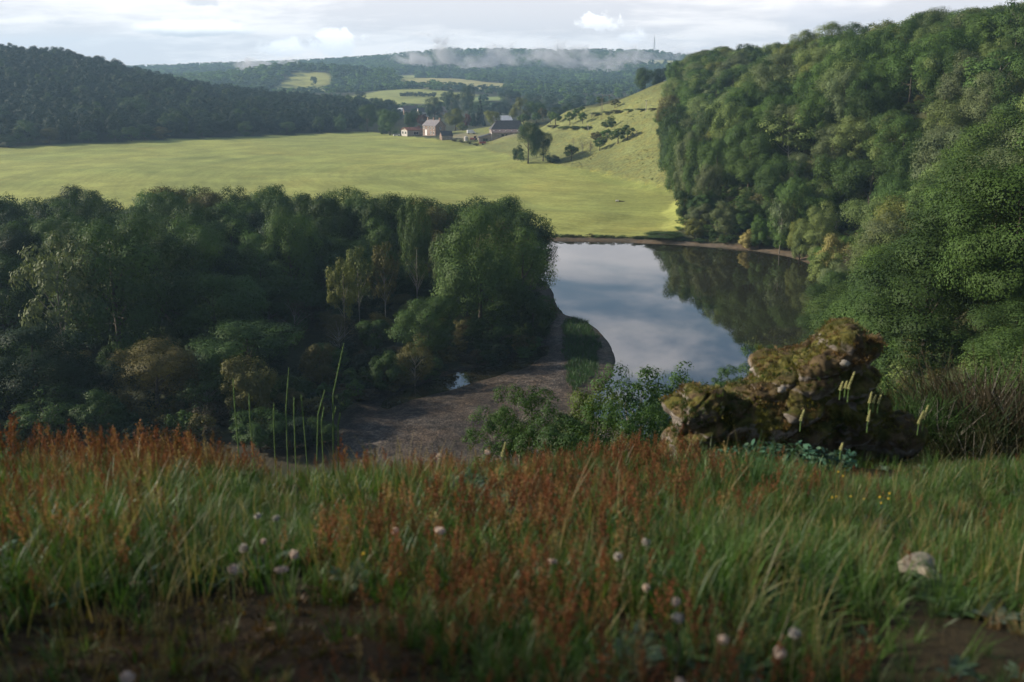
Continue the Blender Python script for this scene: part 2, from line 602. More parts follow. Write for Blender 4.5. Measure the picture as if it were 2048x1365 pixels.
n1, n2 = fbm(vx, vy, 1 / 9.0, 4), fbm(vx, vy, 1 / 60.0, 3)
C = np.tile(np.array([[.040, .046, .020]]), (len(V), 1))
sd_m = poly_sd(MEADOW, vx, vy)
sd_p = poly_sd(PASTURE, vx, vy)
C = lay(C, 1 - sstep(-1, 3, sd_p + 1.5 * n1), (.165, .182, .062))
C = lay(C, 1 - sstep(-1, 2, sd_m + .6 * n1), (.285, .298, .078))
for P_, col in FIELDS:
    C = lay(C, (1 - sstep(-4, 4, poly_sd(P_, vx, vy))) * (vy > 900), col)
# wheel tracks and old furrows that show darker in the mown grass
for tr in ([(372, 333), (470, 318), (566, 309)], [(300, 319), (390, 316), (490, 317)], [(690, 300), (800, 292), (905, 300), (985, 316)], [(150, 340), (300, 345), (430, 346)], [(1110, 333), (1180, 350), (1290, 372), (1362, 392)]):
    pts_ = gp(tr)
    for (ax, ay), (bx, by) in zip(pts_[:-1], pts_[1:]):
        ex, ey = bx - ax, by - ay
        tt = np.clip(((vx - ax) * ex + (vy - ay) * ey) / (ex * ex + ey * ey), 0, 1)
        dd = np.hypot(vx - ax - tt * ex, vy - ay - tt * ey)
        C = lay(C, np.exp(-(dd / 2.2) ** 2) * .55 * (sd_m < 0), (.15, .185, .05))
C = lay(C, np.clip(.5 + 1.6 * fbm(vx, vy, 1 / 38., 4), 0, 1) * .5 * (sd_m < 0), (.215, .255, .068))
# farm yard, track and gravel
yard = gp([(905, 279), (930, 276), (985, 277), (1050, 272), (1000, 268), (940, 268), (905, 270)])
C = lay(C, (1 - sstep(-2, 3, poly_sd(yard, vx, vy))) * .7, (.25, .22, .15))
dl = poly_sd(LAKE, vx, vy)
dm = poly_sd(MUD, vx, vy)
nearw = (vy > 60) & (vy < 330) & (np.abs(vx) < 330)
C = lay(C, (1 - sstep(-1.5, 1.5, dm + 1.2 * fbm(vx, vy, 1 / 6.0, 3))) * nearw, (.098, .080, .064))
C = lay(C, (1 - sstep(2.2, 3.8, dl + .6 * n1)) * nearw * (dl > -50), (.120, .096, .068))
C = lay(C, (1 - sstep(-.2, .5, dl)) * nearw, (.05, .042, .025))
dch = poly_sd(CHANNEL, vx, vy)
C = lay(C, (1 - sstep(-1, 2.5, dch + fbm(vx, vy, 1 / 4., 3))) * nearw * .75, (.045, .036, .024))
C = lay(C, (1 - sstep(8, 16, vr)), (.034, .028, .014))
bare = np.exp(-(((vx + .95) / .65) ** 2 + ((vy - 2.25) / .75) ** 2))
C = lay(C, np.clip(bare * 1.4, 0, 1) * (vr < 8), (.044, .028, .012))
C *= (1 + .16 * n1 + .12 * n2)[:, None]

cx_, cy_ = V[QUADS].mean(1)[:, 0], V[QUADS].mean(1)[:, 1]
cr = np.hypot(cx_, cy_)
qm = poly_sd(MEADOW, cx_, cy_) < 0
qp = (poly_sd(PASTURE, cx_, cy_) < 0) & ~qm
qw = (cy_ > 60) & (cy_ < 330) & (np.abs(cx_) < 330)
ql = (poly_sd(LAKE, cx_, cy_) < -.3) & qw
qmud = (poly_sd(MUD, cx_, cy_) < .5) & qw & ~ql
qtop = cr < 15
qfar = (cr > 980)
reg = np.select([qtop, ql, qmud, qm, qp, qfar], [1, 2, 3, 4, 5, 6], 0)


def ground_mat(name, rows=False, rough=0.95, bump=0.6, bs=0.5, d2=0.2):
    m, t, b = mk_mat(name)
    pos = t.node('ShaderNodeNewGeometry').outputs['Position']
    at = t.node('ShaderNodeAttribute', attribute_name='base').outputs['Color']
    a = t.noise(pos, 0.9, 6, 0.65)
    c = t.noise(pos, 0.05, 5, 0.6)
    f = t.math('MULTIPLY', t.ramp(a, 0.3, 0.7, 1 - d2, 1 + d2), t.ramp(c, 0.32, 0.68, 0.86, 1.14))
    col = t.vmath('SCALE', at, None, f)
    if rows:
        # mown swathes sweep round the foot of the hill
        off = t.vmath('SUBTRACT', pos, (66.0, 430.0, 0.0))
        sp = t.node('ShaderNodeSeparateXYZ')
        t.put(sp.inputs[0], off)
        rad = t.math('SQRT', t.math('ADD', t.math('POWER', sp.outputs[0], 2.0), t.math('POWER', sp.outputs[1], 2.0)))
        ang = t.math('ARCTAN2', sp.outputs[0], sp.outputs[1])
        cb = t.node('ShaderNodeCombineXYZ')
        t.put(cb.inputs[0], rad)
        t.put(cb.inputs[1], t.math('MULTIPLY', ang, 26.0))
        r1 = t.noise(t.vmath('MULTIPLY', cb.outputs[0], (0.42, 0.22, 1)), 1.0, 5, 0.6)
        r2 = t.noise(t.vmath('MULTIPLY', cb.outputs[0], (0.07, 0.05, 1)), 1.0, 4, 0.6)
        f2 = t.math('MULTIPLY', t.ramp(r1, 0.3, 0.7, 0.90, 1.09), t.ramp(r2, 0.3, 0.7, 0.92, 1.07))
        col = t.vmath('SCALE', col, None, f2)
        dry = t.ramp(t.noise(pos, 0.022, 6, 0.65, 0.6), 0.52, 0.74, 0.0, 0.6)
        col = t.mix(dry, col, t.mix(1.0, col, (1.22, 1.02, 0.95), 'MULTIPLY'))
    else:
        hue = t.noise(pos, 0.23, 5, 0.65)
        col = t.mix(t.ramp(hue, 0.4, 0.68, 0.0, 0.55), col, t.mix(1.0, col, (1.25, 1.0, 0.75), 'MULTIPLY'))
    t.put(b.inputs['Base Color'], col)
    b.inputs['Roughness'].default_value = rough
    b.inputs['Specular IOR Level'].default_value = 0.15
    bn = t.node('ShaderNodeBump')
    bn.inputs['Strength'].default_value = bump
    bn.inputs['Distance'].default_value = 0.4
    t.put(bn.inputs['Height'], t.noise(pos, bs, 6, 0.7))
    t.put(b.inputs['Normal'], bn.outputs[0])
    return m


M_gen = ground_mat('earth_and_litter')
M_mead = ground_mat('mown_grass', True, bump=.5, bs=.8, d2=.16)
M_past = ground_mat('rough_pasture', bump=1.0, bs=.35, d2=.34)
M_mud = ground_mat('wet_mud', rough=.62, bump=1.0, bs=2.6, d2=.5)
t = NT(M_mud.node_tree)
b = M_mud.node_tree.nodes['Principled BSDF']
pos = t.node('ShaderNodeNewGeometry').outputs['Position']
prev = b.inputs['Base Color'].links[0].from_socket
sp_ = t.ramp(t.noise(pos, 3.1, 4, .7), .42, .60, .45, 1.15)
st_ = t.ramp(t.noise(pos, .16, 5, .65, .8), .38, .62, .70, 1.15)
t.put(b.inputs['Base Color'], t.vmath('SCALE', prev, None, t.math('MULTIPLY', sp_, st_)))
M_top = ground_mat('dry_turf_soil', bump=.5, bs=14.0)
names = {0: ('wooded_hillside', M_gen), 1: ('hilltop_ground', M_top), 2: ('lake_bed', M_gen), 3: ('mud_bank', M_mud), 4: ('meadow', M_mead), 5: ('hill_pasture', M_past), 6: ('far_hills', M_gen)}
for k, (nm, mt) in names.items():
    q_ = QUADS[reg == k]
    used, inv = np.unique(q_, return_inverse=True)
    me = mesh_np(nm, V[used], inv.reshape(q_.shape).astype(np.int32), mt, True)
    ca = me.attributes.new('base', 'FLOAT_COLOR', 'POINT')
    ca.data.foreach_set('color', np.concatenate([C[used], np.ones((len(used), 1))], 1).astype(np.float32).ravel())
    tag(link(nm, me), kind='structure')

# ------------------------------------------------------------------ lake water: one level sheet
m, t, b = mk_mat('lake_water')
b.inputs['Base Color'].default_value = (.022, .020, .011, 1)
b.inputs['Roughness'].default_value = 0.012
b.inputs['IOR'].default_value = 2.4
b.inputs['Specular IOR Level'].default_value = 0.6
pos = t.node('ShaderNodeNewGeometry').outputs['Position']
bn = t.node('ShaderNodeBump')
bn.inputs['Strength'].default_value = 0.02
bn.inputs['Distance'].default_value = 0.02
t.put(bn.inputs['Height'], t.noise(t.vmath('MULTIPLY', pos, (1.0, 1.6, 1)), 1.1, 3, 0.5))
t.put(b.inputs['Normal'], bn.outputs[0])
wx, wy = np.linspace(-330, 90, 22), np.linspace(88, 300, 12)
gx, gy = np.meshgrid(wx, wy, indexing='ij')
wv = np.stack([gx, gy, np.zeros_like(gx)], -1).reshape(-1, 3)
a_, b_ = np.meshgrid(np.arange(21), np.arange(11), indexing='ij')
wf = np.stack([a_ * 12 + b_, (a_ + 1) * 12 + b_, (a_ + 1) * 12 + b_ + 1, a_ * 12 + b_ + 1], -1).reshape(-1, 4)
tag(link('lake', mesh_np('lake', wv, wf, m)), kind='structure')

# ------------------------------------------------------------------ haze: the air of the valley
HAZE_TOP = 196.0
hb = MB().box(-4700, 4700, -4700, 4700, -4.0, HAZE_TOP)
m = bpy.data.materials.new('valley_haze')
m.use_nodes = True
t = NT(m.node_tree)
t.n.clear()
o_ = t.node('ShaderNodeOutputMaterial')
pv = t.node('ShaderNodeVolumePrincipled')
pv.inputs['Color'].default_value = (.50, .76, 1.0, 1)
pv.inputs['Density'].default_value = 0.00018
pv.inputs['Anisotropy'].default_value = 0.2
t.l.new(pv.outputs[0], o_.inputs['Volume'])
hz_o = hb.build('haze', m)
tag(hz_o, 'thin pale blue haze filling the valley air', 'haze', kind='stuff')

# ------------------------------------------------------------------ foliage materials
def leaf_mat(name, mode, trans=0.22, rough=0.55, spread=0.24, fixed=None, spec=.09):
    """mode 'object': colour of the object; 'instance': colour carried by each scattered copy"""
    m, t, b = mk_mat(name)
    if mode == 'object':
        col = t.node('ShaderNodeObjectInfo').outputs['Color']
    elif mode == 'instance':
        col = t.node('ShaderNodeAttribute', attribute_type='INSTANCER', attribute_name='tint').outputs['Color']
    else:
        col = t.node('ShaderNodeRGB').outputs[0]
        col.default_value = (*fixed, 1)
    lv = t.node('ShaderNodeAttribute', attribute_name='leaf').outputs['Color']
    sp = t.node('ShaderNodeSeparateColor')
    t.put(sp.inputs[0], lv)
    f = t.ramp(sp.outputs[0], 0, 1, 1 - spread, 1 + spread, False)
    c = t.vmath('SCALE', col, None, f)
    c = t.mix(t.ramp(sp.outputs[1], 0, 1, 0, 0.35, False), c, t.mix(1.0, c, (1.25, 1.10, 0.7), 'MULTIPLY'))
    t.put(b.inputs['Base Color'], c)
    b.inputs['Roughness'].default_value = rough
    b.inputs['Specular IOR Level'].default_value = spec
    tr = t.node('ShaderNodeBsdfTranslucent')
    t.put(tr.inputs['Color'], t.mix(1.0, c, (1.0, 1.1, 0.55), 'MULTIPLY'))
    mx = t.node('ShaderNodeMixShader')
    mx.inputs[0].default_value = trans
    t.l.new(b.outputs[0], mx.inputs[1])
    t.l.new(tr.outputs[0], mx.inputs[2])
    t.l.new(mx.outputs[0], m.node_tree.nodes['Material Output'].inputs['Surface'])
    return m


M_leaf = leaf_mat('foliage', 'object')
M_leafi = leaf_mat('foliage_of_the_mass', 'instance')
M_bark = plain('bark', (.085, .070, .052), .9, .35, 2.0, .2, .5, 9.0)
M_barkp = plain('pale_bark', (.23, .21, .17), .9, .35, 2.0, .2, .4, 9.0)


def unit(v):
    return v / np.maximum(np.linalg.norm(v, axis=-1, keepdims=True), 1e-9)


def leaf_faces(P, N, size, g, aspect=0.62, hexa=False):
    """one small pointed leaf face at each P facing N"""
    n = len(P)
    t_ = unit(np.cross(N, unit(g.normal(size=(n, 3)))))
    b_ = np.cross(N, t_)
    s = (size * g.uniform(.6, 1.35, n))[:, None]
    if hexa:
        k = [(1, 0), (.35, .55), (-.45, .5), (-1, 0), (-.45, -.5), (.35, -.55)]
    else:
        k = [(1, 0), (-.12, 1), (-1, 0), (-.12, -1)]
    vs = np.stack([P + t_ * s * a + b_ * s * c * aspect + N * s * (-.18 * abs(a)) for a, c in k], 1)
    m = len(k)
    return vs.reshape(-1, 3), np.arange(n * m).reshape(n, m)


def finish_leaves(name, vs, fs, lum, hue, mat):
    me = mesh_np(name, vs, fs, mat)
    k = fs.shape[1]
    ca = me.attributes.new('leaf', 'FLOAT_COLOR', 'CORNER')
    col = np.stack([lum, hue, lum * 0, lum * 0 + 1], -1)
    ca.data.foreach_set('color', np.repeat(col, k, 0).astype(np.float32).ravel())
    return me


def crown_mesh(name, seed, mat, n_leaf=6000, n_clump=34, base=0.22, leaf=.021, rcl=(.16, .27), shape='round', gap=0.0, rad=.5, hexa=False, droop=0.0):
    """crown for a tree one unit tall and one unit wide: leaf-sized faces on the outside of many clumps"""
    g = np.random.default_rng(seed)
    d = unit(g.normal(size=(n_clump * 3, 3)))
    d = d[d[:, 2] > -.93][:n_clump]
    fr = g.uniform(.50, .95, len(d)) ** .7
    mid, hh = (1 + base) / 2, (1 - base) / 2
    lob = 1 + .14 * np.sin(3 * np.arctan2(d[:, 1], d[:, 0]) + seed) * g.uniform(.4, 1, len(d))
    c = d * fr[:, None] * np.array([rad * .80, rad * .80, hh * .88]) * lob[:, None]
    if shape == 'cone':
        zf = g.uniform(0, 1, len(d)) ** 1.25
        a = g.uniform(0, 2 * np.pi, len(d))
        rr_ = rad * (1 - zf) * .78 * g.uniform(.55, 1, len(d))
        c = np.stack([rr_ * np.cos(a), rr_ * np.sin(a), (zf - .5) * 2 * hh * .95], -1)
    elif shape == 'egg':
        k = np.clip(1 - .55 * (c[:, 2] / hh), .35, 1.3)
        c[:, :2] *= k[:, None]
    elif shape == 'umbrella':
        c[:, 2] = np.abs(c[:, 2]) * .9 - hh * .35
    if shape == 'round' and base < .3:
        c[:, :2] *= (1 + .22 * np.clip(-c[:, 2] / hh, 0, 1))[:, None]
    c[:, 2] += mid
    rc = g.uniform(*rcl, len(c))
    if shape == 'cone':
        rc *= np.clip(1.15 - (c[:, 2] - base), .25, 1)
    wgt = rc ** 2
    ci = g.choice(len(c), n_leaf, p=wgt / wgt.sum())
    dirs = unit(g.normal(size=(n_leaf, 3)) + .75 * unit(c[ci] - np.array([0, 0, mid - hh * .35])))
    P = c[ci] + dirs * (rc[ci] * g.uniform(.62, 1.06, n_leaf) * (1 + .22 * np.sin(9 * dirs[:, 0] + ci) * np.sin(8 * dirs[:, 2] + ci * 2)))[:, None] * np.array([1, 1, .60])
    if droop:
        P[:, 2] -= droop * g.random(n_leaf) * rc[ci]
    P[:, 2] = np.maximum(P[:, 2], 0.01)
    # keep the crown one unit wide and one unit tall
    P[:, 2] *= 1.0 / np.quantile(P[:, 2], .9985)
    P[:, :2] *= rad / np.quantile(np.linalg.norm(P[:, :2], axis=1), .985)
    N = unit(dirs * 1.2 + .28 * unit(g.normal(size=(n_leaf, 3))) + np.array([0, 0, .42]))
    vs, fs = leaf_faces(P, N, leaf, g, hexa=hexa)
    cl_l = g.uniform(.2, .8, len(c))
    lum = np.clip(cl_l[ci] + g.normal(0, .08, n_leaf), 0, 1)
    hue = np.clip(g.uniform(0, .6, len(c))[ci] + g.normal(0, .2, n_leaf), 0, 1)
    return finish_leaves(name, vs, fs, lum, hue, mat), c


def trunk_mesh(name, seed, clumps, mat, r0=.026, lean=0.0, fork=.35, nb=9, k=6, top=.8):
    g = random.Random(seed)
    mb = MB()
    pts = [(0, 0, -.06)]
    x = y = 0.0
    for i in range(1, 7):
        z = top * i / 6
        x += g.uniform(-.012, .012) + lean / 6
        y += g.uniform(-.012, .012)
        pts.append((x, y, z))
    mb.tube(pts, [r0 * 1.45] + [r0 * (1 - .13 * i) for i in range(6)], k)
    cs = list(clumps)
    g.shuffle(cs)
    for c in cs[:nb]:
        z0 = max(fork, min(top * .9, c[2] - .08 - .35 * math.hypot(c[0], c[1]))) * g.uniform(.8, 1.0)
        f = z0 / top * 6
        i = min(5, int(f))
        a, b2 = Vector(pts[i]), Vector(pts[i + 1])
        p0 = a.lerp(b2, min(1, max(0, f - i)))
        p2 = Vector(c)
        p1 = p0.lerp(p2, .5) + Vector((g.uniform(-.03, .03), g.uniform(-.03, .03), g.uniform(-.01, .04)))
        rb = r0 * g.uniform(.3, .5)
        mb.tube([p0, p0.lerp(p1, .6), p1, p2], [rb, rb * .8, rb * .6, rb * .2], 5, False)
    return mb.mesh(name, mat, True)


KINDS = {}


def kind(name, count, bark, base_args, trunk_args):
    KINDS[name] = []
    for i in range(count):
        sd_ = sum(map(ord, name)) * 7 + i * 131
        cm, cl_ = crown_mesh(name + '_crown', sd_, M_leaf, **base_args)
        tm = trunk_mesh(name + '_trunk', sd_, cl_, bark, **trunk_args)
        KINDS[name].append((cm, tm))


kind('full', 6, M_bark, dict(n_leaf=24000, n_clump=28, base=.04, leaf=.0095, rcl=(.14, .26)), dict(r0=.022, nb=10))
kind('near', 4, M_bark, dict(n_leaf=34000, n_clump=34, base=.02, leaf=.0078, rcl=(.13, .24)), dict(r0=.018, nb=10))
kind('tall', 4, M_bark, dict(n_leaf=16000, n_clump=30, base=.10, leaf=.0110, rcl=(.13, .24), shape='round'), dict(r0=.018, nb=10))
kind('loose', 4, M_barkp, dict(n_leaf=3600, n_clump=34, base=.34, leaf=.0175, rcl=(.08, .17)), dict(r0=.014, nb=16, fork=.3))
kind('shrub', 4, M_bark, dict(n_leaf=11000, n_clump=34, base=.0, leaf=.0165, rcl=(.14, .24)), dict(r0=.02, nb=8, fork=.1, top=.6))
kind('willow', 3, M_barkp, dict(n_leaf=7000, n_clump=40, base=.02, leaf=.0125, rcl=(.12, .2)), dict(r0=.012, nb=26, fork=.06, top=.5))
kind('orchard', 4, M_bark, dict(n_leaf=3000, n_clump=24, base=.26, leaf=.026, rcl=(.12, .22)), dict(r0=.03, nb=9, fork=.3, lean=.06, top=.7))
kind('conifer', 2, M_bark, dict(n_leaf=6000, n_clump=110, base=.04, leaf=.020, rcl=(.10, .16), shape='cone'), dict(r0=.016, nb=2, fork=.3, top=.93))
kind('twiggy', 3, M_barkp, dict(n_leaf=500, n_clump=34, base=.2, leaf=.016, rcl=(.1, .2)), dict(r0=.014, nb=34, fork=.15, top=.75))
kind('bare', 2, M_barkp, dict(n_leaf=260, n_clump=30, base=.45, leaf=.012, rcl=(.05, .1)), dict(r0=.013, nb=18, fork=.3, top=.95))

# ------------------------------------------------------------------ scattered copies (one object with many copies of small meshes)
def source(name, me):
    return bpy.data.objects.new(name, me)


def scatter(name, label, cat, pts, rot, scl, idx, tint, sources):
    n = len(pts)
    me = bpy.data.meshes.new(name)
    me.vertices.add(n)
    me.vertices.foreach_set('co', np.asarray(pts, np.float32).ravel())
    for nm, ty, arr, key in (('rot', 'FLOAT_VECTOR', rot, 'vector'), ('scl', 'FLOAT_VECTOR', scl, 'vector'), ('tint', 'FLOAT_VECTOR', tint, 'vector'), ('pick', 'INT', idx, 'value')):
        a = me.attributes.new(nm, ty, 'POINT')
        a.data.foreach_set(key, np.asarray(arr, np.int32 if ty == 'INT' else np.float32).ravel())
    o = link(name, me)
    tag(o, label, cat, kind='stuff')
    ng = bpy.data.node_groups.new(name + '_scatter', 'GeometryNodeTree')
    ng.interface.new_socket('Geometry', in_out='INPUT', socket_type='NodeSocketGeometry')
    ng.interface.new_socket('Geometry', in_out='OUTPUT', socket_type='NodeSocketGeometry')
    N = ng.nodes
    gi, go = N.new('NodeGroupInput'), N.new('NodeGroupOutput')
    iop = N.new('GeometryNodeInstanceOnPoints')
    join = N.new('GeometryNodeJoinGeometry')
    for s_ in reversed(sources):
        oi = N.new('GeometryNodeObjectInfo')
        oi.inputs['Object'].default_value = s_
        ti = N.new('GeometryNodeGeometryToInstance')
        ng.links.new(oi.outputs['Geometry'], ti.inputs[0])
        ng.links.new(ti.outputs[0], join.inputs[0])
    ng.links.new(gi.outputs[0], iop.inputs['Points'])
    ng.links.new(join.outputs[0], iop.inputs['Instance'])
    iop.inputs['Pick Instance'].default_value = True

    def attr(nm, ty):
        a = N.new('GeometryNodeInputNamedAttribute')
        a.data_type = ty
        a.inputs['Name'].default_value = nm
        return next(s for s in a.outputs if s.enabled and s.name == 'Attribute')
    ng.links.new(attr('pick', 'INT'), iop.inputs['Instance Index'])
    e2r = N.new('FunctionNodeEulerToRotation')
    ng.links.new(attr('rot', 'FLOAT_VECTOR'), e2r.inputs[0])
    ng.links.new(e2r.outputs[0], iop.inputs['Rotation'])
    ng.links.new(attr('scl', 'FLOAT_VECTOR'), iop.inputs['Scale'])
    ng.links.new(iop.outputs[0], go.inputs[0])
    md = o.modifiers.new('scatter', 'NODES')
    md.node_group = ng
    return o


# ------------------------------------------------------------------ every tree as a record, sorted out by what the view shows
TREES = []
ORD = ['', 'second ', 'third ', 'fourth ', 'fifth ', 'sixth ', 'seventh ', 'eighth ', 'ninth ', 'tenth ', 'eleventh ', 'twelfth ', 'thirteenth ', 'fourteenth ', 'fifteenth ', 'sixteenth ',
       'seventeenth ', 'eighteenth ', 'nineteenth ', 'twentieth ', 'twenty-first ', 'twenty-second ', 'twenty-third ', 'twenty-fourth ', 'twenty-fifth ', 'twenty-sixth ', 'twenty-seventh ', 'twenty-eighth ',
       'twenty-ninth ', 'thirtieth ', 'thirty-first ', 'thirty-second ', 'thirty-third ', 'thirty-fourth ', 'thirty-fifth ', 'thirty-sixth ', 'thirty-seventh ', 'thirty-eighth ', 'thirty-ninth ', 'fortieth ']
TINTS = {  # leaf colours; the shaded one has cloud shade mixed in
    'dark green': (.044, .078, .022), 'mid green': (.070, .122, .032), 'pale green': (.140, .190, .062), 'grey-green': (.128, .160, .074), 'yellowish green': (.145, .165, .045),
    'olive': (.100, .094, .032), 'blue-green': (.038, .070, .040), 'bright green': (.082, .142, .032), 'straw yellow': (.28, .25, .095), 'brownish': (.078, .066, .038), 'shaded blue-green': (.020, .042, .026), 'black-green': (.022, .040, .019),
    'pinkish brown': (.17, .11, .085), 'copper': (.09, .032, .026)}


def tree(x, y, h, wd, kd, tint, zone, label=None, band=None, name=None, cat='tree', group=None, jit=.22, rz=None, z=None, must=False):
    TREES.append(dict(x=x, y=y, z=hz(x, y) if z is None else z, h=h, w=wd, kind=kd, tint=tint, zone=zone, label=label, band=band, name=name, cat=cat, group=group, jit=jit,
                      rz=random.uniform(0, 6.28) if rz is None else rz, must=must or label is not None))


def tree_px(u, v, hp, wp, kd, tint, label, y=None, **kw):
    """a tree whose foot stands where pixel (u, v) meets the ground and which is hp by wp pixels large there"""
    if y is None:
        x, y, z = ground_at(u, v)
    else:
        x, y, z = at_y(u, v, y)
        z = hz(x, y)
    _, _, fw = project(x, y, z)
    tree(x, y, hp * fw / F, wp * fw / F, kd, tint, 'named', label=label, z=z, **kw)


def jgrid(x0, x1, y0, y1, s, inside):
    xs, ys = np.meshgrid(np.arange(x0, x1, s), np.arange(y0, y1, s))
    xs = xs + rng.uniform(-.4, .4, xs.shape) * s + (np.arange(len(xs)) % 2)[:, None] * s * .5
    ys = ys + rng.uniform(-.4, .4, ys.shape) * s
    xs, ys = xs.ravel(), ys.ravel()
    k = inside(xs, ys)
    return xs[k], ys[k]


pick = lambda opts: random.choices([o[0] for o in opts], [o[1] for o in opts])[0]

# the wooded slope on the right
WOOD_R = [(46, 257), (53, 290), (60, 322), (66, 350), (67, 384), (71, 420), (77, 452), (83, 486), (90, 520), (150, 520), (210, 420), (210, 150), (150, 40), (70, 20), (20, 20), (17, 30), (24, 45), (28, 60), (34, 85), (39, 108),
          (44, 128), (50, 152), (56, 172), (62, 194), (63, 212), (58, 230), (52, 244)]
xs, ys = jgrid(12, 200, 22, 520, 6.4, lambda x, y: (poly_sd(WOOD_R, x, y) < 0) & (x < .60 * y + 8))
zs = terrain(xs, ys)
sdw = -poly_sd(WOOD_R, xs, ys)
thin = rng.random(len(xs)) < np.where(ys < 150, 1.0, np.where(sdw < 9, 1.0, .55))
for x, y, z, s_, k_ in zip(xs, ys, zs, sdw, thin):
    if not k_:
        continue
    near_spur = y < 150 and x < 92
    edge = s_ < 6 and y > 150
    if edge and z < 6:
        h, wd, kd = random.uniform(4.5, 8.5), random.uniform(5, 7.5), pick([('shrub', 6), ('full', 3), ('loose', 1)])
    elif y < 62:
        h, wd, kd = random.uniform(4.5, 7.5), random.uniform(6.5, 9), 'near'
    else:
        h, wd, kd = random.uniform(10.5, 14.5), random.uniform(10.5, 16), pick([('full', 7), ('tall', 3), ('loose', .6)])
        if y < 345:
            h *= 1.1
        if near_spur:
            h, wd, kd = h * .75, wd * .9, 'near'
    tint = pick([('mid green', 4), ('pale green', 3.2), ('grey-green', 3), ('dark green', 2.0), ('yellowish green', .9), ('olive', .25), ('bright green', 2.0)] if not near_spur else
                [('mid green', 4), ('grey-green', .8), ('dark green', 8), ('olive', .4)])
    if y < 62:
        zone = 'on bank behind mossy boulder'
    elif near_spur:
        zone = 'on near shoulder at right'
    elif z < 7:
        zone = 'along foot of wooded slope'
    elif z < 16:
        zone = 'low on right wooded slope'
    elif z < 25:
        zone = 'halfway up right wooded slope'
    elif z < 33:
        zone = 'high on right wooded slope'
    else:
        zone = 'on skyline of wooded slope'
    tree(x, y, h, wd, kd, tint, zone, z=z, group='trees of the wooded slope beyond the lake')

# grove on the inside of the river bend
xs, ys = jgrid(-130, 30, 92, 215, 6.4, lambda x, y: (poly_sd(GROVE, x, y) < -2.0) & (np.abs(x) < .58 * y + 8))
gs = -poly_sd(GROVE, xs, ys)
for x, y, s_ in zip(xs, ys, gs):
    fd = y - np.interp(x, [p[0] for p in GROVE[:9]], [p[1] for p in GROVE[:9]])   # depth behind the front edge
    if fd < 9:
        h, wd, kd = random.uniform(4.5, 9), random.uniform(6, 9), pick([('willow', 3), ('shrub', 5), ('twiggy', .5)])
        tint = pick([('olive', 1.6), ('dark green', 5), ('brownish', .4), ('mid green', 2)])
        zone = 'along front of dark grove'
    else:
        h = min(17.2, 8 + fd * .27) * random.uniform(.88, 1.06)
        wd, kd = random.uniform(10, 14), 'full'
        tint = pick([('dark green', 5), ('mid green', 3.5), ('olive', .4), ('black-green', 1.2)])
        zone = 'inside the dark grove' if fd < 34 else 'along back of dark grove'
    tree(x, y, h, wd, kd, tint, zone, group='trees of the dark grove in the river bend')

# the wooded hill on the left
FOOT = gp([(-260, 308), (-100, 301), (0, 297), (250, 285), (500, 274), (742, 263)])
WOOD_L = FOOT + [(-92, 760), (-80, 940), (-210, 1010), (-420, 1010), (-640, 900), (-560, 560)]
xs, ys = jgrid(-620, -60, 480, 1010, 9.4, lambda x, y: (poly_sd(WOOD_L, x, y) < -1) & (x > -.60 * y))
sl = -poly_sd(FOOT + [(-92, 1500), (-1500, 1500), (-1500, 560)], xs, ys)
zs = terrain(xs, ys)
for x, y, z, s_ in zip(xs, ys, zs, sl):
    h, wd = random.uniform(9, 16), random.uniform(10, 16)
    tint = pick([('shaded blue-green', 5), ('black-green', 4), ('dark green', 1.5)])  # darker tints here stand in for cloud shade on the hill
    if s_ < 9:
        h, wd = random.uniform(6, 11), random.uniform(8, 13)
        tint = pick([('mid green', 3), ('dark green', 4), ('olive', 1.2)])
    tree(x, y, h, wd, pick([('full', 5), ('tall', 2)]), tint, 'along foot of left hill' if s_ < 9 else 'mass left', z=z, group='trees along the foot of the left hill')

# woods of the far valley
GAPS = [F_A, F_B, F_C, F_D, F_E, F_F, F_G]


def far_ok(x, y):
    k = np.abs(x) < .56 * y + 20
    for g_ in GAPS:
        k &= poly_sd(g_, x, y) > (np.where(y < 1500, 7, 4) if g_ is not F_D else np.where(y < 2520, 60, 8))
    return k


for y0, y1, s_, h0 in [(1010, 1500, 13, 8.5), (1500, 2100, 16, 12), (2100, 3050, 18, 13)]:
    xs, ys = jgrid(-1500, 1500, y0, y1, s_, far_ok)
    zs = terrain(xs, ys)
    if y0 == 1010:
        k = (rng.random(len(xs)) < np.where((xs > -330) & (xs < 160) & (ys < 1360), .16, .9))
        xs, ys, zs = xs[k], ys[k], zs[k]
    pn = fbm(xs, ys, 1 / 160., 3)
    for x, y, z, p_ in zip(xs, ys, zs, pn):
        h = h0 * random.uniform(.75, 1.3)
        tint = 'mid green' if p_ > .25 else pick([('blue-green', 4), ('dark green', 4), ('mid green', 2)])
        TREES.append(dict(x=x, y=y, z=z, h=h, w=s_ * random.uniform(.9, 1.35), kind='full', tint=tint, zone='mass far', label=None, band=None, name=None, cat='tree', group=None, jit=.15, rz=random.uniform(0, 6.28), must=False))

# ---- trees and shrubs that stand out one by one
T = tree_px
